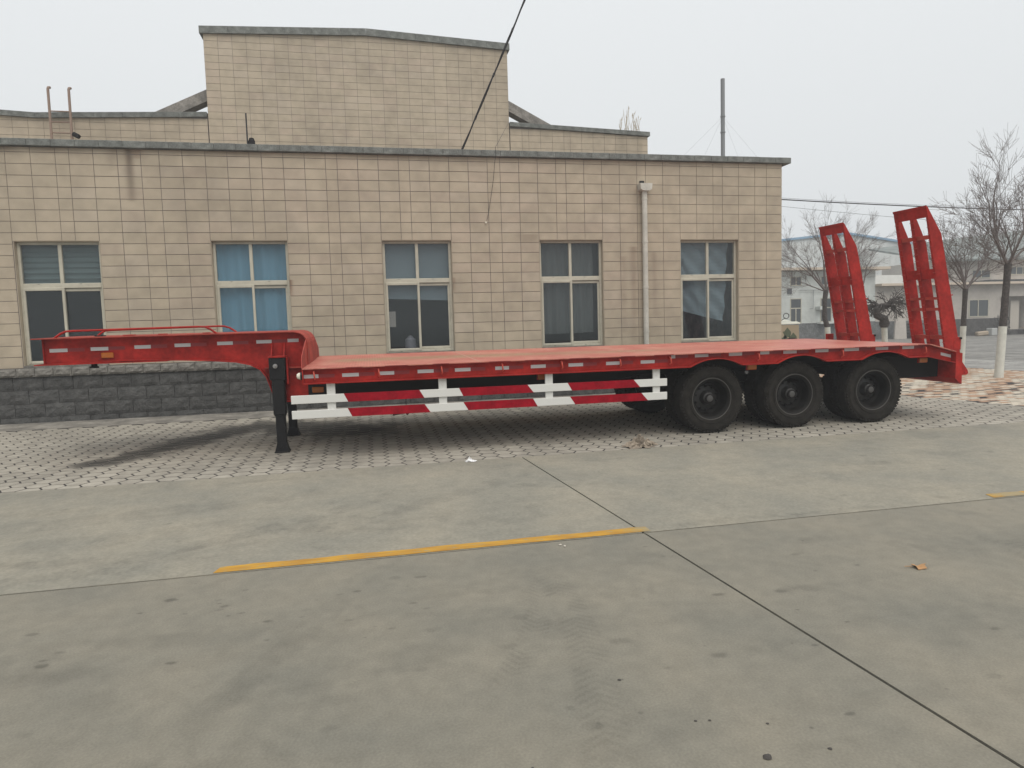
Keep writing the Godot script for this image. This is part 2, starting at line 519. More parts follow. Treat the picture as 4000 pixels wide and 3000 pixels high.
func road_materials():
	var r := RandomNumberGenerator.new()
	r.seed = 77
	var near := [[-6.67, 10.05, 0.06, 0.045, 0.10], [-6.53, 10.06, 0.09, 0.06, 0.10], [-8.0, 10.75, 0.012, 0.01, 0.4], [-7.18, 11.24, 0.03, 0.012, 0.3], [-9.7, 11.0, 0.30, 0.2, 0.05], [-10.5, 10.9, 0.05, 0.03, 0.22], [-9.0, 9.2, 0.05, 0.03, 0.1], [-7.3, 9.35, 0.2, 0.1, 0.06], [-5.9, 9.3, 0.18, 0.1, 0.06], [-5.0, 10.6, 0.5, 0.25, 0.05], [-6.0, 11.2, 0.1, 0.05, 0.10], [-5.2, 9.6, 0.4, 0.15, 0.04]]
	for k in 150:
		var s := pow(r.randf(), 3.0) * 0.03 + 0.007
		near.append([r.randf_range(-13, -3.5), r.randf_range(8.9, 12.6), s * r.randf_range(1.0, 2.2), s, r.randf_range(0.06, 0.26)])
	for k in 26:
		near.append([r.randf_range(-13, -3.5), r.randf_range(8.9, 12.6), r.randf_range(0.06, 0.25), r.randf_range(0.03, 0.1), r.randf_range(0.02, 0.06)])
	for k in 40:   # a band of drips on the left
		var s := r.randf_range(0.008, 0.024)
		near.append([-11.0 + r.randf_range(-1.2, 2.2), 9.5 + r.randf_range(-0.35, 0.55), s * 1.9, s, r.randf_range(0.10, 0.3)])
	var tracks := [[-10.4, 11.4, -9.1, 8.9, 0.10, 0.030, 0.0, 0.1], [-8.35, 11.6, -8.0, 9.1, 0.12, 0.045, 0.055, 0.12], [-8.05, 9.4, -8.7, 10.9, 0.09, 0.05, 0.05, -0.1], [-11.3, 11.2, -11.2, 9.9, 0.10, 0.04, 0.05, 0.0], [-6.3, 12.0, -4.2, 9.0, 0.16, 0.03, 0.06, 0.2], [-5.3, 12.0, -4.6, 9.0, 0.14, 0.035, 0.07, 0.1]]
	for k in 34:
		var xx := r.randf_range(-14, -5)
		var zz := r.randf_range(8.9, 12.4)
		tracks.append([xx, zz, xx + r.randf_range(1.2, 4.5), zz + r.randf_range(-0.5, 0.5), r.randf_range(0.02, 0.14), r.randf_range(0.008, 0.022), 0.0, r.randf_range(-0.2, 0.2)])
	var t1 := road_sheet(2048, 1024, -14.0, 8.8, 0.005, 61, near, tracks)
	var back := [[-10.3, 6.05, 0.5, 0.08, 0.10], [-9.3, 6.05, 0.35, 0.08, 0.07], [-7.6, 7.1, 0.2, 0.1, 0.10], [-6.5, 6.2, 0.3, 0.06, 0.10], [-12.3, 6.7, 0.7, 0.1, 0.08], [-11.2, 8.55, 0.5, 0.10, 0.10], [-10.6, 8.3, 0.4, 0.12, 0.06], [-9.6, 7.8, 0.9, 0.2, 0.05], [-3.9, 7.3, 0.4, 0.12, 0.09], [-3.0, 7.0, 0.35, 0.1, 0.07], [-6.3, 8.70, 0.75, 0.07, 0.10], [-5.2, 8.72, 0.7, 0.05, 0.06], [-12.0, 8.2, 0.8, 0.15, 0.06]]
	for k in 150:
		var s := pow(r.randf(), 2.0) * 0.03 + 0.012
		back.append([r.randf_range(-16, 1), r.randf_range(5.9, 8.8), s * r.randf_range(1.0, 2.5), s, r.randf_range(0.05, 0.2)])
	var tr2 := [[-10.6, 8.3, -7.0, 6.1, 0.14, 0.04, 0.0, 0.3], [-11.2, 8.5, -8.4, 6.5, 0.12, 0.04, 0.0, 0.2], [-13.0, 7.3, -9.0, 6.6, 0.2, 0.04, 0.0, 0.1], [-14, 7.9, -9, 7.5, 0.2, 0.03, 0.0, 0.1], [-6.5, 7.9, -1.0, 6.6, 0.15, 0.03, 0.0, 0.2]]
	for k in 40:
		var xx := r.randf_range(-17, -2)
		var zz := r.randf_range(5.9, 8.7)
		tr2.append([xx, zz, xx + r.randf_range(1.5, 5.0), zz + r.randf_range(-0.3, 0.3), r.randf_range(0.03, 0.16), r.randf_range(0.008, 0.026), 0.0, r.randf_range(-0.2, 0.2)])
	var t2 := road_sheet(2048, 256, -20.0, 5.76, 0.012, 67, back, tr2)
	var gn := bumps(0.2, 71, 2.0, 256)
	var m1 := mk("road_near", 0.272, 0.263, 0.232, 0.88)  # darker than road_back: foreground vignetting put into the concrete colour
	m1.albedo_texture = t1
	m1.uv1_scale = Vector3(1.0 / 10.24, 1.0 / 5.12, 1)
	m1.uv1_offset = Vector3(14.0 / 10.24, -8.8 / 5.12, 0)
	var m2 := mk("road_back", 0.335, 0.325, 0.288, 0.88)
	m2.albedo_texture = t2
	m2.uv1_scale = Vector3(1.0 / 24.576, 1.0 / 3.072, 1)
	m2.uv1_offset = Vector3(20.0 / 24.576, -5.76 / 3.072, 0)
	# worn yellow paint, its own colour broken by the concrete that shows through
	var w := 512
	var n1 := noise_bytes(w, 64, 0.05, 91, 4)
	var n2 := noise_bytes(w, 64, 0.02, 92, 2)
	var d := PackedByteArray()
	d.resize(w * 64 * 3)
	for i in w * 64:
		var t := n1[i] / 255.0
		var u := float(i % w) / w
		var bare := maxf(smoothstep(0.66, 0.86, t), smoothstep(0.86, 0.955, u + 0.10 * (t - 0.5)))
		var c := Color(0.80, 0.61, 0.20).lerp(Color(0.68, 0.50, 0.19), n2[i] / 255.0).lerp(Color(0.60, 0.57, 0.49), bare * 0.8)
		d[i * 3] = int(c.r * 255); d[i * 3 + 1] = int(c.g * 255); d[i * 3 + 2] = int(c.b * 255)
	var ym := mk("yellow_paint", 1, 1, 1, 0.8)
	ym.albedo_color = Color(0.93, 0.93, 0.93)
	ym.albedo_texture = tex_from(w, 64, d)
	ym.uv1_scale = Vector3(1.0 / 3.4, 1.0 / 0.13, 1)

func deck_material():   # checker plate, faded and dusty: a long dirty band down the middle, bright scuffs
	var w := 1024
	var h := 256
	var n1 := noise_bytes(w, h, 0.012, 81, 4)
	var n2 := noise_bytes(w, h, 0.06, 82, 3)
	var n3 := noise_bytes(w, h, 0.3, 83, 2)
	var d := PackedByteArray()
	d.resize(w * h * 3)
	for y in h:
		var z := 2.3 + 2.88 * y / h
		for x in w:
			var wx := -9.89 + 9.4 * x / w
			var i := y * w + x
			var a := n1[i] / 255.0
			var b := n2[i] / 255.0
			var c := Color(0.72, 0.40, 0.35)
			c = c.lerp(Color(0.78, 0.52, 0.45), clampf(a * 1.3 - 0.2, 0, 1))
			var band := exp(-pow((z - 3.9 - 0.12 * sin(wx * 0.9)) / 0.42, 2.0)) * smoothstep(-9.85, -9.3, wx) * smoothstep(-4.0, -7.5, wx)
			band = maxf(band, 0.8 * exp(-pow((z - 4.1) / 0.3, 2.0) - pow((wx + 5.4) / 0.9, 2.0)))
			c = c.lerp(Color(0.60, 0.50, 0.38), clampf(band * (0.45 + 0.7 * b), 0, 0.85))
			if b > 0.70: c = c.lerp(Color(0.82, 0.70, 0.56), clampf((b - 0.70) * 4.0 * a, 0, 0.75))
			if b < 0.24: c = c.lerp(Color(0.58, 0.24, 0.20), clampf((0.24 - b) * 6.0, 0, 0.6))
			c = c * (0.94 + 0.12 * (n3[i] / 255.0 - 0.5) + (0.05 if (x / 2) % 2 == 0 else 0.0))
			d[i * 3] = int(clampf(c.r, 0, 1) * 255); d[i * 3 + 1] = int(clampf(c.g, 0, 1) * 255); d[i * 3 + 2] = int(clampf(c.b, 0, 1) * 255)
	var m := mk("deck", 1, 1, 1, 0.5)
	m.albedo_texture = tex_from(w, h, d)
	m.uv1_scale = Vector3(1.0 / 9.4, 1.0 / 2.88, 1)
	m.uv1_offset = Vector3(9.89 / 9.4, -2.3 / 2.88, 0)

const CAM := Vector3(-9.0768, 1.437, 13.6003)
const WINS := [[-15.171, -13.782], [-11.903, -10.529], [-8.767, -7.389], [-5.576, -4.195], [-2.442, -1.056]]
const COLS := [-18.30, -17.91, -17.52, -17.13, -16.74, -16.35, -15.96, -15.571, -15.181, -14.784, -14.391, -14.171, -13.782, -13.389, -12.999, -12.691, -12.297, -11.903, -11.522, -11.134, -10.918, -10.529, -10.142, -9.756, -9.542, -9.156, -8.767, -8.377, -8.167, -7.777, -7.389, -7.003, -6.613, -6.355, -5.965, -5.576, -5.188, -4.974, -4.584, -4.195, -3.807, -3.417, -3.220, -2.830, -2.442, -2.052, -1.666, -1.445, -1.056, -0.665, -0.382, 0.0]

func _ready():
	var cam := Camera3D.new()
	cam.name = "camera"
	add_child(cam)
	cam.position = CAM
	cam.rotation_degrees = Vector3(-4.678, -11.799, -1.709)
	cam.fov = 59.5
	cam.near = 0.05
	cam.far = 900.0
	cam.current = true
	var we := WorldEnvironment.new()
	we.name = "environment"
	var env := Environment.new()
	var sky := Sky.new()
	var sm := ProceduralSkyMaterial.new()
	sm.sky_top_color = Color(0.985, 0.99, 1.0)
	sm.sky_horizon_color = Color(0.748, 0.760, 0.766)
	sm.sky_curve = 3.0
	sm.sky_energy_multiplier = 1.1
	sm.ground_bottom_color = Color(0.40, 0.39, 0.37)
	sm.ground_horizon_color = Color(0.62, 0.62, 0.61)
	sm.sun_angle_max = 1.0
	sky.sky_material = sm
	env.background_mode = Environment.BG_SKY
	env.sky = sky
	env.tonemap_mode = Environment.TONE_MAPPER_LINEAR
	env.tonemap_exposure = 1.2
	env.sdfgi_enabled = true
	env.ssao_enabled = true
	env.ssil_enabled = true
	env.fog_enabled = true
	env.fog_density = 0.0030
	env.fog_light_color = Color(0.86, 0.87, 0.88)
	we.environment = env
	add_child(we)
	var sun := DirectionalLight3D.new()
	sun.name = "sun"
	sun.light_energy = 0.5
	sun.light_angular_distance = 50.0
	sun.sky_mode = DirectionalLight3D.SKY_MODE_LIGHT_ONLY
	sun.light_color = Color(1.0, 0.97, 0.93)
	sun.shadow_enabled = true
	add_child(sun)
	sun.rotation_degrees = Vector3(-57, 14, 0)
	rng.seed = 2024
	materials()
	build_ground()
	build_front_building()
	build_hall()
	build_background()
	build_trailer()
	build_roof_things()
	build_trees()
	build_small_things()

# ---------------------------------------------------------------- ground
func struct(called: String, mb: MB, mat: Material, on_apron := false) -> MeshInstance3D:
	return solo(called, mb, mat, "", "", Vector3.ZERO, on_apron, "", "structure")

func hex_mesh(mat: Material, a := 0.128, hh := 0.104, gap := 0.0095, deep := 0.03) -> ArrayMesh:
	var m := MB.new()
	var top := []
	var rim := []
	for k in 6:
		var p := Vector2([a, a * 0.5, -a * 0.5, -a, -a * 0.5, a * 0.5][k], [0.0, hh, hh, 0.0, -hh, -hh][k])
		var q := p * (1.0 - gap / hh)
		top.append(Vector3(q.x * 0.965, 0, q.y * 0.965)); rim.append(Vector3(q.x, -0.0012, q.y))
	for k in range(1, 5): m.tri(top[0], top[k + 1], top[k])
	for k in 6:
		var k2 := (k + 1) % 6
		m.quad(rim[k], top[k], top[k2], rim[k2])
		m.quad(rim[k] + Vector3(0, -deep, 0), rim[k], rim[k2], rim[k2] + Vector3(0, -deep, 0))
	return m.mesh(mat)

func build_ground():
	var g := MB.new()
	g.quad(Vector3(-160, -0.05, -160), Vector3(-160, -0.05, 0), Vector3(160, -0.05, 0), Vector3(160, -0.05, -160))
	struct("ground", g, M.earth)
	var g2 := MB.new()
	g2.quad(Vector3(-200, -0.07, 0), Vector3(-200, -0.07, 200), Vector3(200, -0.07, 200), Vector3(200, -0.07, 0))
	struct("yard_ground", g2, M.earth, true)
	# concrete road with its slabs
	var road := Node3D.new()
	road.name = "road"
	add_child(road)
	road.basis = slope
	tag(road, "", "", "", "structure")
	var jx := func(z): return -7.35 + (z - 5.755) * 0.0925
	var rows := [[5.76, 8.805, "road_back"], [8.825, 13.94, "road_near"], [13.96, 19.0, "road_near"]]
	for r in rows:
		for side in 3:
			var m := MB.new()
			var x0a: float = [-20.0, jx.call(r[0]) + 0.009, 1.6][side]
			var x0b: float = [-20.0, jx.call(r[1]) + 0.009, 1.6][side]
			var x1a: float = [jx.call(r[0]) - 0.009, 1.58, 9.0][side]
			var x1b: float = [jx.call(r[1]) - 0.009, 1.58, 9.0][side]
			var y := 0.008
			var A := Vector3(x0a, y, r[0])
			var B := Vector3(x0b, y, r[1])
			var C := Vector3(x1b, y, r[1])
			var D := Vector3(x1a, y, r[0])
			m.quad(A, B, C, D)
			var dn := Vector3(0, -0.04, 0)
			m.quad(A + dn, B + dn, B, A); m.quad(B + dn, C + dn, C, B); m.quad(C + dn, D + dn, D, C); m.quad(D + dn, A + dn, A, D)
			part(road, "concrete_slab", m, M[r[2]])
	var jd := MB.new()
	jd.quad(Vector3(-20, -0.012, 5.7), Vector3(-20, -0.012, 19), Vector3(9, -0.012, 19), Vector3(9, -0.012, 5.7))
	part(road, "joint_bed", jd, M.joint_dirt)
	# yellow dashes beside the long joint
	var yl := [[[-10.2, -7.0], 0], [[-3.78, -0.4], 1]]
	for q in yl:
		var m := MB.new()
		var x0: float = q[0][0]
		var x1: float = q[0][1]
		var n := 26
		for k in n:
			var xa := lerpf(x0, x1, k / float(n))
			var xb := lerpf(x0, x1, (k + 1) / float(n))
			var za := 8.682 + 0.006 * sin(xa * 9.0) + 0.004 * sin(xa * 31.0)
			var zb := 8.682 + 0.006 * sin(xb * 9.0) + 0.004 * sin(xb * 31.0)
			if k == 0: xa += 0.03
			m.quad(Vector3(xa, 0.0115, za), Vector3(xa if k > 0 else x0, 0.0115, 8.794), Vector3(xb, 0.0115, 8.794), Vector3(xb, 0.0115, zb))
		part(road, "yellow_line", m, M.yellow_paint)
	# hexagonal pavers between the road and the building
	var pav := Node3D.new()
	pav.name = "pavement"
	add_child(pav)
	pav.basis = slope
	tag(pav, "", "", "", "structure")
	var bed := MB.new()
	bed.quad(Vector3(-22, -0.0022, 0.9), Vector3(-22, -0.0022, 5.8), Vector3(9, -0.0022, 5.8), Vector3(9, -0.0022, 0.9))
	part(pav, "joint_bed", bed, M.joint_dirt)
	var hexes := []
	var camp := slope.inverse() * CAM
	for i in range(-52, 66):
		var x := -10.379 + 0.1918 * i
		for j in range(-24, 5):
			var z := 5.282 + 0.208 * j + (0.104 if posmod(i, 2) == 1 else 0.0)
			if z > 5.84 or z < 0.98: continue
			var edge := -0.35 + z * 0.385
			if x > edge + 0.1: continue
			if z < 0.9: continue
			var p := Vector3(x, 0, z)
			var dd := camp.distance_to(p)
			var hidden := z > 5.74 or (x > -9.6 and x < -1.0 and z > 2.4 and z < 4.7)   # under the trailer one sees no single stones
			hexes.append([dd + (100.0 if hidden else 0.0), p])
	hexes.sort_custom(func(a, b): return a[0] < b[0])
	var meshes := []
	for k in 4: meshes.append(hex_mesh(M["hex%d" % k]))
	for k in 300:
		var o := inst(pav, "paver", meshes[rng.randi() % 4], hexes[k][1] + Vector3(0, rng.randf_range(-0.0003, 0.002), 0))
		o.rotation = Vector3(rng.randf_range(-0.004, 0.004), rng.randf_range(-0.02, 0.02), rng.randf_range(-0.004, 0.004))
	var mm := MultiMesh.new()
	mm.transform_format = MultiMesh.TRANSFORM_3D
	mm.use_colors = true
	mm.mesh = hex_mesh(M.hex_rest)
	mm.instance_count = hexes.size() - 300
	for k in mm.instance_count:
		var p: Vector3 = hexes[k + 300][1] + Vector3(0, rng.randf_range(-0.0003, 0.002), 0)
		mm.set_instance_transform(k, Transform3D(Basis.from_euler(Vector3(rng.randf_range(-0.004, 0.004), rng.randf_range(-0.02, 0.02), rng.randf_range(-0.004, 0.004))), p))
		var f := rng.randf_range(0.92, 1.07)
		mm.set_instance_color(k, Color(0.365 * f, 0.345 * f, 0.298 * f))
	var mi := MultiMeshInstance3D.new()
	mi.name = "far_pavers"
	mi.multimesh = mm
	mi.set_meta("kind", "stuff")
	pav.add_child(mi)
	# the plain concrete strip along the foot of the building
	var strip := MB.new()
	strip.bx(-22, 0.1, -0.1, 0.004, 0.03, 0.93)
	var so := struct("footpath", strip, M.apron_strip, true)
	# red and white block paving beside the side street
	var bm := MultiMesh.new()
	bm.transform_format = MultiMesh.TRANSFORM_3D
	bm.use_colors = true
	var one := MB.new()
	one.box(Vector3(0, -0.03, 0), Vector3(0.193, 0.06, 0.093), Basis.IDENTITY, 0.006)
	bm.mesh = one.mesh(M.brick_rest)
	var tr := []
	var co := []
	for j in range(-110, 56):
		var z := 0.05 + j * 0.1
		var row_shift := 0.1 if posmod(j, 2) == 1 else 0.0
		for i in range(0, 40):
			var x := -0.6 + i * 0.2 + row_shift
			if x > 6.95: continue
			if z > 0 and x < -0.35 + z * 0.385 + 0.16: continue
			if z <= 0 and x < 0.15: continue
			var base := Vector3(x, rng.randf_range(-0.003, 0.003), z)
			var t := Transform3D(Basis(Vector3.UP, rng.randf_range(-0.02, 0.02)), base)
			if z > 0: t = Transform3D(slope, Vector3.ZERO) * t
			tr.append(t)
			var red := posmod(int(floor(i / 2.0)) + int(floor(j / 3.0)), 4) < 2
			if rng.randf() < 0.22: red = not red
			var f := rng.randf_range(0.85, 1.12)
			co.append(Color(0.36 * f, 0.235 * f, 0.155 * f) if red else Color(0.47 * f, 0.42 * f, 0.34 * f))
	bm.instance_count = tr.size()
	for k in tr.size():
		bm.set_instance_transform(k, tr[k]); bm.set_instance_color(k, co[k])
	var bi := MultiMeshInstance3D.new()
	bi.name = "block_paving"
	bi.multimesh = bm
	add_child(bi)
	tag(bi, "red and white block paving between the tan building and the side street", "paving", "", "stuff")
	var bb := MB.new()
	bb.quad(Vector3(0.05, -0.02, -11.2), Vector3(0.05, -0.02, 0.0), Vector3(7.0, -0.02, 0.0), Vector3(7.0, -0.02, -11.2))
	struct("paving_bed", bb, M.joint_dirt)
	var bb2 := MB.new()
	bb2.quad(Vector3(-0.4, -0.02, 0.0), Vector3(1.9, -0.02, 5.76), Vector3(7.0, -0.02, 5.76), Vector3(7.0, -0.02, 0.0))
	struct("paving_bed_2", bb2, M.joint_dirt, true)
	# pale paved strip, gutter line and the side street
	for fl in 2:
		var z0 := -40.0 if fl == 0 else 0.0
		var z1 := 0.0 if fl == 0 else 30.0
		var a := MB.new()
		a.quad(Vector3(7.0, 0.0, z0), Vector3(7.0, 0.0, z1), Vector3(10.38, 0.0, z1), Vector3(10.38, 0.0, z0))
		struct("sidewalk", a, M.pale_pave, fl == 1)
		var b := MB.new()
		b.quad(Vector3(10.48, -0.004, z0), Vector3(10.48, -0.004, z1), Vector3(90, -0.004, z1), Vector3(90, -0.004, z0))
		struct("side_street", b, M.grey_road, fl == 1)
		var c := MB.new()
		c.quad(Vector3(10.36, -0.015, z0), Vector3(10.36, -0.015, z1), Vector3(10.50, -0.015, z1), Vector3(10.50, -0.015, z0))
		struct("gutter", c, M.mortar, fl == 1)
	var d := MB.new()
	d.quad(Vector3(0.2, -0.006, -40), Vector3(0.2, -0.006, -11.2), Vector3(7.0, -0.006, -11.2), Vector3(7.0, -0.006, -40))
	struct("side_street", d, M.grey_road)

# ---------------------------------------------------------------- the tiled building in front
func in_window(x0: float, x1: float, y0: float, y1: float) -> bool:
	for w in WINS:
		if x0 > w[0] - 0.02 and x1 < w[1] + 0.02 and y1 > 1.05 and y0 < 3.24 and y1 < 3.27: return true
	return false

func build_front_building():
	var b := thing("tiled_building", "low tan tiled building with five white windows behind the red trailer", "building", Vector3(-9, 0, -4))
	# the wall itself (mortar bed), with openings
	var w := MB.new()
	var xs := [-22.0]
	for q in WINS: xs.append(q[0]); xs.append(q[1])
	xs.append(-0.012)
	for k in range(0, xs.size(), 2): w.bx(xs[k], xs[k + 1], 1.03, 3.25, -0.26, -0.010)
	w.bx(-22, -0.012, 3.25, 4.95, -0.26, -0.010)
	w.bx(-22, -0.012, -0.4, 1.03, -0.26, -0.010)
	part(b, "wall", w, M.mortar)
	var sh := MB.new()
	sh.bx(-22, -0.012, -0.4, 4.6, -7.66, -7.46); sh.bx(-22, -21.8, -0.4, 4.95, -7.46, -0.26)
	sh.bx(-22, -0.012, 4.40, 4.62, -7.46, -0.26); sh.bx(-21.8, -0.25, 0.0, 0.25, -7.46, -0.26)
	sh.bx(-0.25, -0.012, -0.4, 4.95, -7.46, -0.26)
	part(b, "wall", sh, M.render_beige)
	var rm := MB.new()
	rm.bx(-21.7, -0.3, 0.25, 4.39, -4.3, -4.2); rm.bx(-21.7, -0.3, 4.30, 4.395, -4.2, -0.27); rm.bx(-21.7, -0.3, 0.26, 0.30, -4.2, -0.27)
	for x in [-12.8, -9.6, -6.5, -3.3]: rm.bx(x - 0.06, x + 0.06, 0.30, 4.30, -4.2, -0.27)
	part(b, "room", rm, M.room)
	# every tile: the 300 that show largest are parts, the rest one part
	var tiles := []
	for r in range(-1, 20):
		var y1 := 4.7935 - 0.2 * r + 0.2 if r >= 0 else 0.0
		var ya := 4.7935 - 0.2 * r
		var yb := ya + 0.2
		if r == -1: continue
		if r == 0: yb = 4.885
		for c in COLS.size() - 1:
			var x0: float = COLS[c]
			var x1: float = COLS[c + 1]
			var yy0 := ya
			var yy1 := yb
			if in_window(x0, x1, ya, yb): continue
			for q in WINS:   # the course cut by a window head
				if x0 > q[0] - 0.02 and x1 < q[1] + 0.02 and ya < 3.25 and yb > 3.25: yy0 = 3.25
			var ce := Vector3((x0 + x1) * 0.5, (yy0 + yy1) * 0.5, 0)
			var v := CAM - ce
			var hid := 1.0
			if ce.y < 1.3 and x0 > -10 : hid = 0.1
			if x0 < -16.0: hid = 0.02
			tiles.append([(x1 - x0) * (yy1 - yy0) * v.z / pow(v.length(), 3.0) * hid, x0, x1, yy0, yy1])
	tiles.sort_custom(func(p, q): return p[0] > q[0])
	var cache := {}
	var rest := MB.new()
	for k in tiles.size():
		var t: Array = tiles[k]
		var wd: float = t[2] - t[1] - 0.009
		var ht: float = t[4] - t[3] - 0.009
		var ce := Vector3((t[1] + t[2]) * 0.5, (t[3] + t[4]) * 0.5, -0.006 + rng.randf_range(-0.0012, 0.0012))
		var kind := rng.randi() % 5
		if k < 300:
			var key := "%d_%d_%d" % [int(round(wd * 200)), int(round(ht * 200)), kind]
			if not cache.has(key):
				var m := MB.new()
				m.box(Vector3.ZERO, Vector3(wd, ht, 0.014), Basis.IDENTITY, 0.003)
				cache[key] = m.mesh(M["tile%d" % kind])
			inst(b, "wall_tile", cache[key], ce)
		else:
			var f: float = [1.0, 0.98, 1.018, 0.99, 1.0][kind]
			rest.tint = Color(0.452 * f, 0.384 * f, 0.288 * f)
			rest.box(ce, Vector3(wd, ht, 0.014))
	var ro := part(b, "far_wall_tiles", rest, M.tile_rest)
	ro.set_meta("kind", "stuff")
	# coping stones
	var cm := MB.new()
	cm.box(Vector3.ZERO, Vector3(0.378, 0.122, 0.34), Basis.IDENTITY, 0.006)
	var cms := cm.mesh(M.coping)
	var x := -17.87
	while x < 0.0:
		var o := inst(b, "coping_stone", cms, Vector3(x + 0.19, 4.950 + rng.randf_range(-0.002, 0.002), -0.09 + rng.randf_range(-0.002, 0.002)))
		x += 0.384
	var cb := MB.new()
	cb.bx(-22, 0.045, 4.893, 5.005, -0.24, 0.07); cb.bx(-0.30, 0.045, 4.893, 5.005, -7.66, -0.24)
	part(b, "coping_core", cb, M.coping)
	# rock-faced plinth
	var pm := []
	for k in 6:
		var m := MB.new()
		rock_block(m, 0.476, 0.238, 0.038, k)
		pm.append(m.mesh(M["plinth%d" % (k % 3)]))
	var pc := []
	for k in 4:
		var m := MB.new()
		rock_block(m, 0.29, 0.155, 0.07, k + 20)
		pc.append(m.mesh(M.plinth_cap))
	for r in 4:
		var yc: float = [0.712, 0.469, 0.226, -0.017][r]
		var xx := -17.9 + (0.245 if r % 2 == 0 else 0.0) + 0.12
		while xx < 0.1:
			inst(b, "plinth_stone", pm[rng.randi() % 6], Vector3(xx, yc, 0.025))
			xx += 0.484
	var xc := -17.8
	while xc < 0.1:
		inst(b, "plinth_cap_stone", pc[rng.randi() % 4], Vector3(xc, 0.911, 0.055))
		xc += 0.297
	# windows
	for k in 5:
		window(b, WINS[k][0], WINS[k][1], k)
	# downpipe with its hopper
	var dp := MB.new()
	dp.tube([Vector3(-3.285, 4.27, 0.085), Vector3(-3.285, 0.5, 0.085)], 0.056, 14)
	for y in [4.08, 3.19, 2.24, 1.30]:
		dp.tube([Vector3(-3.285, y + 0.02, 0.085), Vector3(-3.285, y - 0.02, 0.085)], 0.063, 14)
	var dpo := part(b, "downpipe", dp, M.pvc)
	var ho := MB.new()
	ho.prism([Vector2(-0.135, 0.12), Vector2(0.135, 0.12), Vector2(0.12, 0.0), Vector2(0.07, -0.03), Vector2(-0.07, -0.03), Vector2(-0.12, 0.0)], 0.005, 0.19, Basis.IDENTITY, Vector3(-3.28, 4.27, 0))
	part(dpo, "hopper", ho, M.pvc)
	var sp := MB.new()
	sp.bx(-3.36, -3.26, 4.385, 4.47, -0.005, 0.02); 
	part(dpo, "outlet", sp, M.black)

func rock_block(m: MB, w: float, h: float, d: float, seed_: int):   # a block with dressed margins and a rough, raised face
	var r := RandomNumberGenerator.new()
	r.seed = 900 + seed_
	var nx := 6
	var ny := 4
	var g := []
	for j in ny + 1:
		var row := []
		for i in nx + 1:
			var e: bool = i == 0 or j == 0 or i == nx or j == ny
			var z := d * 0.3 if e else d * r.randf_range(0.55, 0.85)
			row.append(Vector3(-w / 2 + w * i / nx + (0.0 if e else r.randf_range(-0.01, 0.01)), -h / 2 + h * j / ny + (0.0 if e else r.randf_range(-0.008, 0.008)), z))
		g.append(row)
	for j in ny:
		for i in nx:
			m.quad(g[j][i], g[j][i + 1], g[j + 1][i + 1], g[j + 1][i])
	var z0 := -0.05
	m.quad(Vector3(-w / 2, h / 2, z0), Vector3(-w / 2, h / 2, d * 0.3), Vector3(w / 2, h / 2, d * 0.3), Vector3(w / 2, h / 2, z0))
	m.quad(Vector3(-w / 2, -h / 2, d * 0.3), Vector3(-w / 2, -h / 2, z0), Vector3(w / 2, -h / 2, z0), Vector3(w / 2, -h / 2, d * 0.3))
	m.quad(Vector3(-w / 2, -h / 2, z0), Vector3(-w / 2, -h / 2, d * 0.3), Vector3(-w / 2, h / 2, d * 0.3), Vector3(-w / 2, h / 2, z0))
	m.quad(Vector3(w / 2, -h / 2, d * 0.3), Vector3(w / 2, -h / 2, z0), Vector3(w / 2, h / 2, z0), Vector3(w / 2, h / 2, d * 0.3))

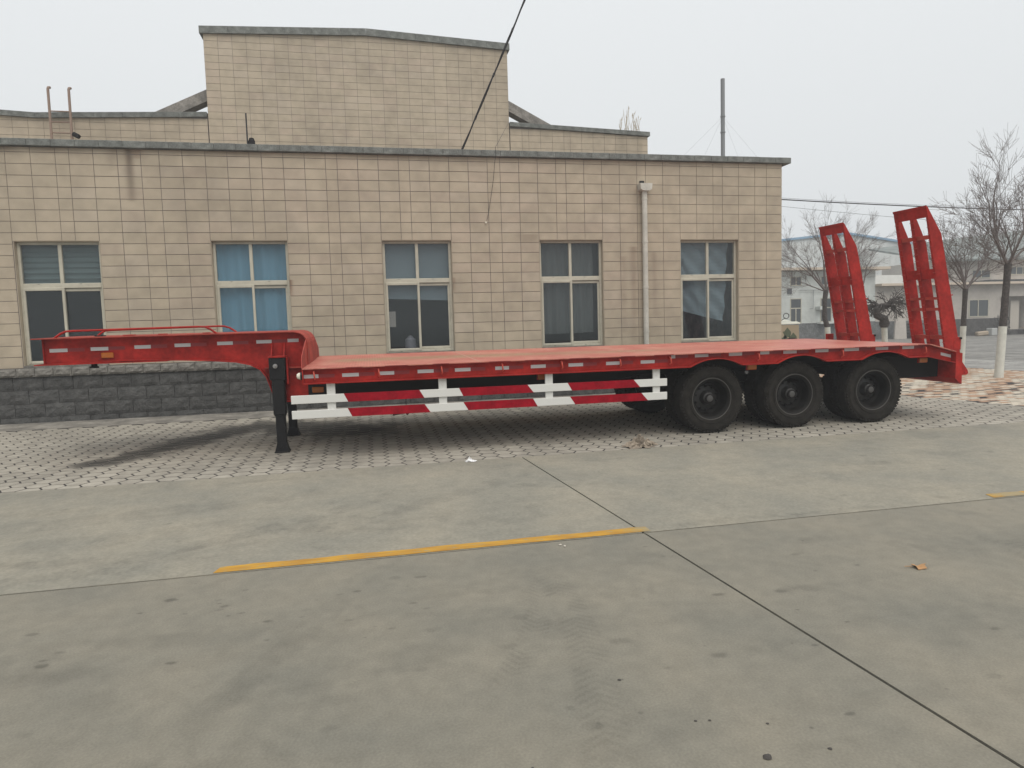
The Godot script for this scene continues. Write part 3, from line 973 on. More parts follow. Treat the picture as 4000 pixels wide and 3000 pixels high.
func window(b: Node3D, x0: float, x1: float, idx: int):
	var f := MB.new()
	var L := x0 + 0.008
	var R := x1 - 0.008
	var zc := -0.125
	var bar := func(xa, xb, ya, yb, za, zb): f.bx(xa, xb, ya, yb, za, zb, 0.006)
	bar.call(L, L + 0.05, 1.035, 3.245, -0.16, -0.09)
	bar.call(R - 0.05, R, 1.035, 3.245, -0.16, -0.09)
	bar.call(L + 0.05, R - 0.05, 3.195, 3.245, -0.158, -0.092)
	bar.call(L + 0.05, R - 0.05, 1.035, 1.085, -0.158, -0.092)
	bar.call(L + 0.05, R - 0.05, 2.415, 2.505, -0.158, -0.092)
	var mid := (L + R) * 0.5 - 0.005
	bar.call(mid - 0.03, mid + 0.03, 2.505, 3.195, -0.155, -0.095)
	# the sliding sashes below: the left one runs in front
	for s in 2:
		var a: float = L + 0.035 if s == 0 else mid - 0.02
		var c: float = mid + 0.03 if s == 0 else R - 0.045
		var z0: float = -0.122 if s == 0 else -0.150
		var z1: float = -0.080 if s == 0 else -0.124
		var y0: float = 1.062 if s == 0 else 1.088
		var y1: float = 2.428 if s == 0 else 2.412
		bar.call(a, a + 0.045, y0, y1, z0, z1)
		bar.call(c - 0.045, c, y0, y1, z0, z1)
		bar.call(a + 0.045, c - 0.045, y0, y0 + 0.05, z0, z1)
		bar.call(a + 0.045, c - 0.045, y1 - 0.055, y1, z0, z1)
	var wo := part(b, "window", f, M.frame)
	var panes := [[L + 0.05, mid - 0.03, 2.505, 3.195, -0.126], [mid + 0.03, R - 0.05, 2.505, 3.195, -0.126], [L + 0.08, mid - 0.015, 1.112, 2.373, -0.10], [mid + 0.025, R - 0.09, 1.138, 2.357, -0.138]]
	for p in panes:
		var g := MB.new()
		g.bx(p[0], p[1], p[2], p[3], p[4] - 0.003, p[4] + 0.003)
		part(wo, "pane", g, M.glass)
	var rv := MB.new()   # tile-lined reveal
	rv.bx(x0 - 0.001, x0 + 0.007, 1.03, 3.25, -0.25, -0.002); rv.bx(x1 - 0.007, x1 + 0.001, 1.03, 3.25, -0.25, -0.002)
	rv.bx(x0 + 0.007, x1 - 0.007, 3.243, 3.252, -0.25, -0.002)
	part(wo, "reveal", rv, M.tile0)
	var si := MB.new()
	si.bx(x0 + 0.008, x1 - 0.008, 0.985, 1.033, -0.2, 0.012, 0.004)
	part(wo, "sill", si, M.plinth_cap)
	var dr := MB.new()
	for q in [0.22, 0.72]:
		dr.bx(L + (R - L) * q - 0.016, L + (R - L) * q + 0.016, 2.487, 2.494, -0.096, -0.089)
		dr.bx(L + (R - L) * q - 0.016, L + (R - L) * q + 0.016, 1.052, 1.059, -0.096, -0.089)
	part(wo, "drain_slot", dr, M.black)
	match idx:
		0: curtain("roller_blind", "dark teal striped blind across the top of the leftmost window", x0 + 0.03, x1 - 0.03, [2.46, 2.46], 3.22, M.curtain_teal, 1)
		1: curtain("curtain", "full blue curtain drawn across the second window from the left", x0 + 0.03, x1 - 0.03, [1.09, 1.09], 3.22, M.curtain_blue, 0)
		2: curtain("roller_blind", "grey blue blind half lowered behind the window above the gooseneck end of the deck", x0 + 0.03, x1 - 0.03, [2.115, 2.06], 3.22, M.curtain_grey, 2)
		3: curtain("curtain", "dark grey curtain in the window left of the downpipe", x0 + 0.03, x1 - 0.16, [1.30, 1.32], 3.22, M.curtain_dark, 0)
		4: curtain("curtain", "torn grey curtain hanging askew in the window right of the downpipe", x0 + 0.03, x1 - 0.13, [1.75, 1.47], 3.22, M.curtain_grey, 3)

func curtain(called: String, label: String, x0: float, x1: float, bottoms: Array, top: float, mat: Material, style: int):
	var m := MB.new()
	var nx := 46
	var ny := 22
	var z0 := -0.235
	var ph := x0 * 3.1
	var g := []
	for j in ny + 1:
		var v := j / float(ny)
		var row := []
		for i in nx + 1:
			var u := i / float(nx)
			var yb := lerpf(bottoms[0], bottoms[1], u)
			var y := lerpf(yb, top, v)
			var x := lerpf(x0, x1, u)
			var z := z0
			if style == 0: z += 0.022 * sin(u * 40.0 + ph) * (0.4 + 0.6 * (1.0 - v)) + 0.015 * sin(u * 17.0 + ph + v * 2.0)
			elif style == 1: z += 0.012 * sin(v * 44.0)
			elif style == 2: z += 0.004 * sin(v * 6.0 + u * 3.0)
			else:
				x = lerpf(x0, x1 - 0.13 * (1.0 - v), u)
				z += 0.028 * sin((u * 1.0 + v * 1.4) * 17.0 + sin(u * 5.0)) * (0.5 + 0.5 * u) + 0.016 * sin(u * 9.0 - v * 5.0)
			row.append(Vector3(x, y, z))
		g.append(row)
	for j in ny:
		for i in nx:
			m.quad(g[j][i], g[j][i + 1], g[j + 1][i + 1], g[j + 1][i])
	solo(called, m, mat, label, "curtain" if called == "curtain" else "blind")

# ---------------------------------------------------------------- the taller hall behind
func build_hall():
	var Z := -7.7
	var b := thing("factory_hall", "taller tan tiled gable block standing behind the low roof", "building", Vector3(-9, 0, -16))
	var topy := func(x): return 10.40 - absf(x + 8.77) * 0.043
	var body := MB.new()
	var prof := [Vector2(-13.36, 0.0), Vector2(-4.46, 0.0), Vector2(-4.46, topy.call(-4.46) - 0.3), Vector2(-8.77, topy.call(-8.77) - 0.3), Vector2(-13.36, topy.call(-13.36) - 0.3)]
	body.prism(prof, Z - 12.0, Z - 0.35)
	part(b, "wall", body, M.render_beige)
	var face := MB.new()
	face.prism([Vector2(-13.35, 0.0), Vector2(-4.47, 0.0), Vector2(-4.47, topy.call(-4.47)), Vector2(-8.77, topy.call(-8.77)), Vector2(-13.35, topy.call(-13.35))], Z - 0.34, Z - 0.010)
	var wl := [Vector2(-22.5, 0), Vector2(-13.37, 0), Vector2(-13.37, 7.80), Vector2(-17.8, 7.62), Vector2(-22.5, 7.86)]
	var wr := [Vector2(-4.45, 0), Vector2(0.19, 0), Vector2(0.19, 7.62), Vector2(-4.45, 7.80)]
	face.prism(wl, Z - 0.34, Z - 0.012); face.prism(wr, Z - 0.34, Z - 0.012)
	part(b, "parapet_wall", face, M.mortar)
	var low := MB.new()
	low.bx(-22.5, -13.37, 0, 7.1, Z - 12, Z - 0.35); low.bx(-4.45, 0.19, 0, 7.1, Z - 12, Z - 0.35)
	part(b, "wall", low, M.render_beige)
	# tiles
	var tiles := []
	var cs := []
	var x := -13.35
	while x < -4.5:
		cs.append(minf(x, -4.47)); x += 0.386
	cs.append(-4.47)
	for set_ in 3:
		var cols := []
		if set_ == 0: cols = cs
		else:
			var xa: float = -18.8 if set_ == 1 else -4.45
			var xb: float = -13.37 if set_ == 1 else 0.19
			var q := xb if set_ == 1 else xa
			if set_ == 1:
				while q > xa: cols.push_front(q); q -= 0.386
			else:
				while q < xb - 0.1: cols.append(q); q += [0.386, 0.386, 0.22, 0.386, 0.386, 0.386, 0.21, 0.386, 0.386, 0.386, 0.386, 0.386, 0.386, 0.386][cols.size() % 14]
				cols.append(xb)
		for r in range(0, 19):
			var ya := 6.95 + 0.1985 * r
			for c in cols.size() - 1:
				var xm: float = (cols[c] + cols[c + 1]) * 0.5
				var lim: float = topy.call(xm) if set_ == 0 else (7.80 - (xm - -13.37) * -0.0406 if set_ == 1 else 7.80 - (xm + 4.45) * 0.039)
				if set_ == 1 and xm < -17.8: lim = 7.62 + (-17.8 - xm) * 0.05
				var yb := minf(ya + 0.1985, lim)
				if yb - ya < 0.05: continue
				tiles.append([cols[c], cols[c + 1], ya, yb, Vector2(xm, ya).distance_to(Vector2(-9.5, 8.6)) + (30.0 if r == 0 else 0.0) + (3.0 if yb - ya < 0.15 else 0.0)])
	tiles.sort_custom(func(p, q): return p[4] < q[4])
	var cache := {}
	var rest := MB.new()
	for k in tiles.size():
		var t: Array = tiles[k]
		var wd: float = t[1] - t[0] - 0.009
		var ht: float = t[3] - t[2] - 0.009
		if wd < 0.03: continue
		var ce := Vector3((t[0] + t[1]) * 0.5, (t[2] + t[3]) * 0.5, Z - 0.006)
		var kind := rng.randi() % 5
		if k < 300:
			var key := "%d_%d_%d" % [int(round(wd * 200)), int(round(ht * 200)), kind]
			if not cache.has(key):
				var m := MB.new()
				m.box(Vector3.ZERO, Vector3(wd, ht, 0.014))
				cache[key] = m.mesh(M["tile%d" % kind])
			inst(b, "wall_tile", cache[key], ce)
		else:
			var f: float = [1.0, 0.98, 1.018, 0.99, 1.0][kind]
			rest.tint = Color(0.452 * f, 0.384 * f, 0.288 * f)
			rest.box(ce, Vector3(wd, ht, 0.014))
	part(b, "far_wall_tiles", rest, M.tile_rest).set_meta("kind", "stuff")
	# copings along the roof lines
	var lines := [[[Vector2(-13.44, 10.10), Vector2(-8.77, 10.30)], 0.2], [[Vector2(-8.77, 10.30), Vector2(-4.40, 10.11)], 0.2], [[Vector2(-22.5, 7.85), Vector2(-17.8, 7.61)], 0.14], [[Vector2(-17.8, 7.61), Vector2(-13.37, 7.78)], 0.14], [[Vector2(-4.46, 7.80), Vector2(0.25, 7.63)], 0.13]]
	for l in lines:
		var a: Vector2 = l[0][0]
		var c: Vector2 = l[0][1]
		var n := int(round(a.distance_to(c) / 0.78))
		for k in n:
			var p := a.lerp(c, k / float(n))
			var q := a.lerp(c, (k + 1) / float(n))
			var gp := (q - p).normalized() * 0.003
			var m := MB.new()
			m.prism([p + gp, q - gp, q - gp + Vector2(0, l[1]), p + gp + Vector2(0, l[1])], Z - 0.42, Z + 0.07)
			part(b, "coping_stone", m, M.coping)
	# sloping concrete beams beside the tall block
	for q in [[Vector2(-15.55, 7.70), Vector2(-13.36, 8.755)], [Vector2(-4.46, 8.79), Vector2(-2.35, 7.72)], [Vector2(-22.3, 8.9), Vector2(-18.4, 7.72)]]:
		var m := MB.new()
		m.prism([q[0], q[1], q[1] - Vector2(0, 0.33), q[0] - Vector2(0, 0.33)], Z - 0.85, Z - 0.45)
		part(b, "roof_beam", m, M.concrete_beam)

# ---------------------------------------------------------------- far side of the street
func far_window(b: Node3D, x0, x1, y0, y1, z, bars: Array, rail := -1.0, fm: Material = null):
	if fm == null: fm = M.frame
	var f := MB.new()
	f.bx(x0, x1, y0, y0 + 0.06, z, z + 0.05); f.bx(x0, x1, y1 - 0.05, y1, z, z + 0.03)
	f.bx(x0, x0 + 0.05, y0 + 0.06, y1 - 0.05, z, z + 0.03); f.bx(x1 - 0.05, x1, y0 + 0.06, y1 - 0.05, z, z + 0.03)
	for u in bars:
		var xm: float = lerpf(x0, x1, u)
		f.bx(xm - 0.03, xm + 0.03, y0 + 0.06, (y1 - 0.05) if rail < 0 else rail, z, z + 0.035)
	if rail > 0: f.bx(x0 + 0.05, x1 - 0.05, rail, rail + 0.07, z, z + 0.035)
	var w := part(b, "window", f, fm)
	var g := MB.new()
	g.bx(x0 + 0.05, x1 - 0.05, y0 + 0.06, y1 - 0.05, z - 0.01, z + 0.012)
	part(w, "pane", g, M.dark_glass)

func courses(m: MB, x0: float, x1: float, y0: float, y1: float, z: float, h: float):   # a wall with visible courses
	var y := y0
	while y < y1 - 0.02:
		var t := minf(y + h, y1)
		m.bx(x0, x1, y, t - 0.022, z - 0.3, z)
		m.bx(x0, x1, t - 0.022, t, z - 0.3, z - 0.02)
		y = t

func build_background():
	var Z := -26.0
	# white two-storey block
	var b := thing("white_office", "white two storey block across the street, beside the tan building's corner", "building", Vector3(20, 0, Z))
	var m := MB.new()
	courses(m, 12.0, 24.4, 1.24, 4.66, Z, 0.155)
	m.bx(12.0, 24.4, 0, 4.66, Z - 7, Z - 0.31)
	part(b, "wall", m, M.far_white)
	m = MB.new()
	courses(m, 11.98, 24.42, -0.05, 1.24, Z + 0.03, 0.2)
	part(b, "plinth", m, M.far_plinth)
	m = MB.new()
	m.bx(11.6, 25.05, 4.68, 4.84, Z - 7.3, Z + 0.62)
	part(b, "roof", m, M.far_trim)
	far_window(b, 17.98, 18.80, 3.70, 4.31, Z, [0.5]); far_window(b, 20.22, 21.05, 3.70, 4.31, Z, [0.5]); far_window(b, 17.98, 18.80, 1.28, 2.88, Z, [0.5], 2.2); far_window(b, 20.22, 21.05, 1.28, 2.88, Z, [0.5], 2.2)
	far_window(b, 22.4, 23.2, 3.70, 4.31, Z, [0.5]); far_window(b, 22.4, 23.2, 1.28, 2.88, Z, [0.5], 2.2)
	m = MB.new()
	m.bx(17.76, 18.08, 3.18, 3.52, Z, Z + 0.05)
	part(b, "vent", m, M.dark_glass)
	m = MB.new()
	m.bx(19.95, 21.7, 1.17, 1.27, Z + 0.03, Z + 0.4); m.bx(19.85, 20.35, 2.1, 2.32, Z + 0.03, Z + 0.5)
	part(b, "ledge", m, M.far_white)
	m = MB.new()
	m.tube([Vector3(18.6, 3.42, Z + 0.12), Vector3(22.3, 3.36, Z + 0.12)], 0.022, 6); m.tube([Vector3(19.62, 3.38, Z + 0.12), Vector3(19.6, 2.2, Z + 0.12), Vector3(19.35, 2.18, Z + 0.12)], 0.02, 6)
	m.tube([Vector3(20.98, 2.75, Z + 0.3), Vector3(21.0, 1.6, Z + 0.3)], 0.06, 8); m.tube([Vector3(20.98, 2.5, Z + 0.3), Vector3(20.98, 2.42, Z + 0.3)], 0.11, 8)
	part(b, "pipe", m, M.pipe_grey)
	# long low building
	b = thing("low_workshop", "long low beige building with a dark plinth and a doorway on the far right", "building", Vector3(31, 0, Z))
	m = MB.new()
	courses(m, 24.43, 34.62, 1.2, 3.56, Z - 0.02, 0.13)
	m.bx(24.43, 34.62, 0, 3.56, Z - 6, Z - 0.33); m.bx(34.62, 42, 2.70, 3.56, Z - 6, Z - 0.02); m.bx(34.62, 42, 0, 2.7, Z - 6, Z - 1.2)
	part(b, "wall", m, M.far_beige)
	m = MB.new()
	courses(m, 24.44, 30.2, -0.05, 1.2, Z + 0.02, 0.2)
	part(b, "plinth", m, M.far_plinth)
	m = MB.new()
	courses(m, 30.2, 34.62, -0.05, 1.2, Z + 0.02, 0.15)
	part(b, "plinth", m, M.far_plinth_dark)
	m = MB.new()
	m.bx(24.43, 42.4, 3.56, 3.72, Z - 6.2, Z + 0.55)
	part(b, "fascia", m, M.far_trim)
	m = MB.new()
	for k in 14: m.bx(33.2 + k * 0.36, 33.38 + k * 0.36, 3.80, 3.86, Z - 4, Z + 0.5)
	m.bx(33.1, 38.3, 3.74, 3.81, Z - 4, Z + 0.5)
	part(b, "canopy", m, M.roof_dark)
	far_window(b, 31.98, 33.62, 1.31, 2.53, Z - 0.02, [0.46])
	for q in [[34.80, 35.52], [36.05, 36.80], [37.4, 38.1]]:
		m = MB.new()
		m.bx(q[0], q[1], 0.35, 2.40, Z - 0.6, Z - 0.5)
		part(b, "door_leaf", m, M.door_pale)
	m = MB.new()
	m.bx(34.62, 42, 0.0, 0.32, Z - 1.2, Z + 0.5)
	part(b, "step", m, M.far_plinth_dark)
	m = MB.new()
	m.bx(35.0, 35.3, 1.72, 1.80, Z - 0.5, Z - 0.49)
	part(b, "door_sign", m, M.hall_blue)
	# storey set back above it
	b = thing("upper_storey_house", "beige upper storey with a grey green pitched roof rising above the low workshop", "building", Vector3(40, 0, -30))
	m = MB.new()
	m.bx(33.9, 52, 0, 5.75, -36.5, -30)
	part(b, "wall", m, M.far_beige)
	m = MB.new()
	var r0 := [Vector3(33.0, 5.62, -29.3), Vector3(52.5, 5.95, -29.3), Vector3(52.5, 9.3, -37.0), Vector3(33.0, 7.35, -37.0)]
	m.quad(r0[0], r0[1], r0[2], r0[3])
	var dn := Vector3(0, -0.15, 0)
	m.quad(r0[0] + dn, r0[1] + dn, r0[1], r0[0]); m.quad(r0[3] + dn, r0[0] + dn, r0[0], r0[3]); m.quad(r0[3] + dn, r0[2] + dn, r0[1] + dn, r0[0] + dn)
	part(b, "roof", m, M.roof_green)
	far_window(b, 36.3, 38.0, 4.25, 4.90, -30, [0.5]); far_window(b, 39.75, 42.2, 4.48, 5.11, -30, [0.27, 0.52, 0.77])
	# big hall with the blue verge, haze fading also put into its pale wall colour
	b = thing("pale_gable_hall", "large pale hall with a shallow gable and thin blue verge behind the bare trees", "building", Vector3(38, 0, -45))
	m = MB.new()
	m.prism([Vector2(22, 0), Vector2(50.5, 0), Vector2(50.5, 7.9), Vector2(37.0, 9.75), Vector2(22, 8.35)], -75, -45)
	part(b, "wall", m, M.hall_wall)
	for q in [[Vector2(22, 8.30), Vector2(37, 9.72)], [Vector2(37, 9.72), Vector2(50.9, 7.86)]]:
		m = MB.new()
		m.prism([q[0], q[1], q[1] + Vector2(0, 0.2), q[0] + Vector2(0, 0.2)], -75.2, -44.8)
		part(b, "roof_edge", m, M.hall_blue)
	m = MB.new()
	for k in 40: m.bx(22.5 + k * 0.7, 22.53 + k * 0.7, 0, 7.8, -45.0, -44.97)
	part(b, "panel_rib", m, M.hall_wall)
	b = thing("blue_low_roof", "pale blue low roof between the white block and the beige upper storey", "building", Vector3(31, 0, -33))
	m = MB.new()
	m.bx(25.1, 33.8, 0, 4.75, -36, -32)
	part(b, "wall", m, M.hall_wall)
	# junk along the foot of the workshop
	m = MB.new()
	m.box(Vector3(33.3, 0.26, Z + 0.6), Vector3(0.62, 0.5, 0.4), Basis(Vector3.UP, 0.2), 0.03)
	solo("crate", m, M.junk_box, "pale box standing against the dark plinth under the workshop window", "box")
	m = MB.new()
	m.box(Vector3(32.4, 0.16, Z + 0.65), Vector3(0.75, 0.3, 0.4), Basis(Vector3.UP, -0.3) * Basis(Vector3.BACK, 0.1), 0.06)
	solo("cloth_bundle", m, M.junk_wood, "brownish bundle lying left of the pale box at the workshop wall", "bundle")
	m = MB.new()
	m.box(Vector3(36.3, 0.42, Z + 0.75), Vector3(1.4, 0.05, 0.3), Basis(Vector3.BACK, -0.09))
	solo("board", m, M.junk_wood, "loose pale board lying on the doorway step of the workshop", "board")
	m = MB.new()
	var r := RandomNumberGenerator.new()
	r.seed = 4
	for k in 260:
		var a := Vector3(34.25 + r.randf_range(-0.55, 0.4), r.randf_range(0.0, 1.25), Z + 0.5 + r.randf_range(-0.2, 0.3))
		var e := a + Vector3(r.randf_range(-0.2, 0.2), r.randf_range(0.05, 0.3), r.randf_range(-0.15, 0.15))
		m.tri(a, a + Vector3(0.03, 0.02, 0.03), e)
	solo("shrub", m, M.stone_dark, "dark scraggy shrub beside the workshop doorway", "shrub")
	m = MB.new()
	m.prism([Vector2(25.0, 0.0), Vector2(25.95, 0.0), Vector2(25.8, 1.75), Vector2(25.1, 1.85)], Z + 1.0, Z + 1.1)
	solo("leaning_slab", m, M.far_beige, "pale slab leaning upright behind the pruned tree", "slab")
	m = MB.new()
	for k in 5: m.bx(26.5, 29.2, 0.08 + k * 0.2, 0.22 + k * 0.2, Z + 0.5, Z + 0.9)
	solo("pallet_stack", m, M.far_plinth_dark, "low dark stack of boards seen between the bars of the near ramp", "pallets")
	# half-hidden off-road vehicle
	b = thing("offroad_vehicle", "camouflage off-road vehicle with a pale bonnet, half hidden by the tan building's corner", "vehicle", Vector3(5.1, 0, -9.6))
	m = MB.new()
	m.prism([Vector2(3.2, 0.45), Vector2(6.55, 0.45), Vector2(6.72, 0.75), Vector2(6.70, 1.27), Vector2(5.0, 1.30), Vector2(4.8, 1.05), Vector2(3.2, 1.05)], -10.7, -8.95)
	part(b, "body", m, M.camo_tan)
	for q in [[6.2, 0.95, 0.22], [6.45, 0.78, 0.2], [6.1, 0.75, 0.16]]:
		m = MB.new()
		var poly := []
		for k in 9: poly.append(Vector2(q[0] + q[2] * cos(k * TAU / 9) * (0.8 + 0.3 * sin(k * 2.3)), q[1] + q[2] * sin(k * TAU / 9) * (0.8 + 0.3 * cos(k * 3.1))))
		m.prism(poly, -8.951, -8.947)
		part(b, "camouflage_patch", m, M.camo_green)
	m = MB.new()
	for q in [[Vector3(5.0, 1.325, -8.93), Vector3(6.76, 1.33, -8.93), Vector3(6.80, 1.405, -9.2), Vector3(5.0, 1.40, -9.2)], [Vector3(5.0, 1.412, -9.22), Vector3(6.58, 1.412, -9.22), Vector3(6.50, 1.485, -9.5), Vector3(5.0, 1.485, -9.5)]]:
		m.quad(q[0], q[1], q[2], q[3])
		m.quad(q[0] - Vector3(0, 0.025, 0), q[1] - Vector3(0, 0.025, 0), q[1], q[0])
		m.quad(q[1] - Vector3(0, 0.025, 0), q[2] - Vector3(0, 0.025, 0), q[2], q[1])
		m.quad(q[3] - Vector3(0, 0.025, 0), q[2] - Vector3(0, 0.025, 0), q[1] - Vector3(0, 0.025, 0), q[0] - Vector3(0, 0.025, 0))
	m.bx(5.0, 6.5, 1.40, 1.48, -10.6, -9.5)
	part(b, "bonnet", m, M.hood_pale)
	for q in [[6.42, -8.98], [3.9, -8.98], [6.42, -10.7], [3.9, -10.7]]:
		m = MB.new()
		m.lathe([[0.0, 0.02], [0.2, 0.02], [0.30, 0.05], [0.40, 0.03], [0.42, -0.02], [0.42, -0.2], [0.36, -0.24], [0.0, -0.24]], Vector3(q[0], 0.42, q[1]), Vector3.BACK, 20)
		part(b, "wheel", m, M.rubber)
	m = MB.new()
	m.tube([Vector3(6.0, 1.45, -9.0), Vector3(6.16, 1.55, -9.0)], 0.012, 6)
	var ring := []
	for k in 17: ring.append(Vector3(6.2 + 0.10 * cos(k * TAU / 16), 1.62 + 0.10 * sin(k * TAU / 16), -9.0 + 0.02 * cos(k * TAU / 16)))
	m.tube(ring, 0.014, 6, false)
	part(b, "mirror", m, M.chassis)
	m = MB.new()
	for k in 2: m.tube([Vector3(4.9, 1.3, -9.1 - k * 1.5), Vector3(4.75, 1.95, -9.1 - k * 1.5)], 0.03, 6)
	m.tube([Vector3(4.75, 1.95, -9.1), Vector3(4.75, 1.95, -10.6)], 0.03, 6)
	part(b, "windscreen_frame", m, M.camo_green)

# ---------------------------------------------------------------- things on the roof, cables
func sag(a: Vector3, b: Vector3, drop: float, n := 24) -> Array:
	var o := []
	for k in n + 1:
		var t := k / float(n)
		o.append(a.lerp(b, t) - Vector3(0, drop * 4.0 * t * (1.0 - t), 0))
	return o

func build_roof_things():
	var l := thing("roof_ladder", "rusty two rail ladder fixed to the parapet on the left of the roof", "ladder", Vector3(-17.1, 4.6, -7.5))
	for q in [[-17.35, -17.34], [-16.86, -16.83]]:
		var m := MB.new()
		m.tube([Vector3(q[0], 4.62, -7.45), Vector3(q[1], 8.32, -7.45), Vector3(q[1] + 0.008, 8.37, -7.47), Vector3(q[1] + 0.02, 8.39, -7.53)], 0.036, 8)
		part(l, "rail", m, M.rust)
	for k in 11:
		var m := MB.new()
		var y := 4.86 + k * 0.288
		m.tube([Vector3(-17.34, y, -7.45), Vector3(-16.84, y, -7.45)], 0.018, 6)
		part(l, "rung", m, M.rust)
	var m := MB.new()
	m.box(Vector3(-16.72, 7.1, -7.42), Vector3(0.2, 0.12, 0.12), Basis(Vector3.BACK, -0.5), 0.03)
	part(l, "clamp", m, M.chassis)
	m = MB.new()
	m.tube([Vector3(-11.6, 4.6, -3), Vector3(-11.6, 6.50, -3)], 0.018, 6)
	solo("antenna_rod", m, M.cable, "thin dark rod standing upright on the low roof left of centre", "rod")
	m = MB.new()
	m.lathe([[0.0, 1.36], [0.05, 1.35], [0.075, 1.28], [0.08, 1.2], [0.06, 1.15], [0.05, 0.0]], Vector3(-11.51, 4.6, -3.0), Vector3.UP, 12)
	solo("roof_vent", m, M.chassis, "small dark rounded vent cap beside the thin roof rod", "vent")
	var c := thing("flue_pipe", "tall thin grey flue pipe held by guy wires on the low roof", "pipe", Vector3(-0.3, 4.62, -2))
	m = MB.new()
	m.tube([Vector3(-0.3, 4.62, -2), Vector3(-0.3, 7.41, -2)], 0.05, 12)
	part(c, "pipe", m, M.pipe_grey)
	for y in [6.51, 6.13]:
		m = MB.new()
		m.tube([Vector3(-0.3, y + 0.012, -2), Vector3(-0.3, y - 0.012, -2)], 0.062, 12)
		part(c, "clamp", m, M.pipe_grey)
	for e in [Vector3(-2.3, 4.75, -1.6), Vector3(-0.6, 4.75, -0.5), Vector3(-0.28, 4.75, -4.4)]:
		m = MB.new()
		m.tube([Vector3(-0.3, 6.51, -2), e], 0.0018, 4)
		part(c, "guy_wire", m, M.pipe_grey)
	m = MB.new()
	m.tube([Vector3(-0.3, 6.51, -2), Vector3(-0.11, 4.97, -0.5)], 0.0018, 4)
	part(c, "guy_wire", m, M.pipe_grey)
	# dry weeds on the hall's right wing
	m = MB.new()
	var r := RandomNumberGenerator.new()
	r.seed = 12
	for k in 26:
		var a := Vector3(-0.55 + r.randf_range(-0.2, 0.5), 7.75, -7.8 + r.randf_range(-0.15, 0.1))
		var hh := r.randf_range(0.25, 0.78)
		var e := a + Vector3(r.randf_range(-0.16, 0.16), hh, 0)
		m.tube([a, a.lerp(e, 0.5) + Vector3(r.randf_range(-0.03, 0.03), 0, 0), e], [0.008, 0.006, 0.004], 4)
		if r.randf() < 0.5: m.tube([e, e + Vector3(r.randf_range(-0.04, 0.06), 0.09, 0)], [0.012, 0.004], 4)
	solo("dry_weeds", m, M.dry_grass, "tuft of dry weeds growing on the right wing of the tall hall", "weeds")
	# thick twisted cable from the low roof up out of the frame
	c = thing("power_cable", "thick twisted black cable rising steeply from the low roof past the tall block", "cable", Vector3(-7.1, 4.9, 0.02))
	var p0 := Vector3(-7.13, 4.98, 0.03)
	var p1 := Vector3(-3.88, 12.4, 3.0)
	var base := sag(p0, p1, 0.10, 60)
	for s in 2:
		var pts := []
		for k in base.size():
			var a: float = k * 0.42 + s * PI
			var rr := 0.010 if s == 0 else 0.020
			pts.append(base[k] + Vector3(cos(a), 0.3 * cos(a), sin(a)) * rr)
		m = MB.new()
		m.tube(pts, 0.015 if s == 0 else 0.007, 6)
		part(c, "strand", m, M.cable)
	for k in 9:
		m = MB.new()
		var q: Vector3 = base[5 + k * 6]
		m.tube([q - Vector3(0.012, 0.03, 0), q + Vector3(0.012, 0.03, 0)], 0.024, 6)
		part(c, "tie", m, M.cable)
	# thin loose wire down the facade
	c = thing("loose_wire", "thin loose wire hanging over the parapet with a pale knob at its end", "wire", Vector3(-6.5, 5.0, 0.1))
	m = MB.new()
	m.tube([Vector3(-4.5, 7.9, -7.6), Vector3(-6.45, 5.06, 0.09), Vector3(-6.45, 4.90, 0.10), Vector3(-6.47, 4.77, 0.07), Vector3(-6.50, 4.45, 0.04), Vector3(-6.56, 4.1, 0.03), Vector3(-6.62, 3.78, 0.03), Vector3(-6.66, 3.63, 0.03)], 0.0045, 5)
	part(c, "wire", m, M.cable)
	m = MB.new()
	m.lathe([[0.0, 0.022], [0.015, 0.016], [0.022, 0.0], [0.015, -0.016], [0.0, -0.022]], Vector3(-6.68, 3.59, 0.03), Vector3.UP, 10)
	part(c, "knob", m, M.lamp_white)
	# wires across the side street
	m = MB.new()
	m.tube(sag(Vector3(-0.1, 4.58, -2), Vector3(14, 4.30, -2), 0.10), 0.014, 6)
	solo("overhead_cable", m, M.cable, "dark overhead cable running right from the building's corner past the ramp tops", "cable")
	var hi := 0
	for q in [[Vector3(-0.1, 4.63, -2.05), Vector3(14, 4.37, -2.05), 0.11, "thin upper wire lying just above the thick overhead cable"], [Vector3(-0.1, 4.47, -2), Vector3(14, 3.8, -2.6), 0.12, "thin lower wire sloping below the thick overhead cable"]]:
		m = MB.new()
		m.tube(sag(q[0], q[1], q[2]), 0.004, 5)
		solo("overhead_wire", m, M.cable, q[3], "wire")

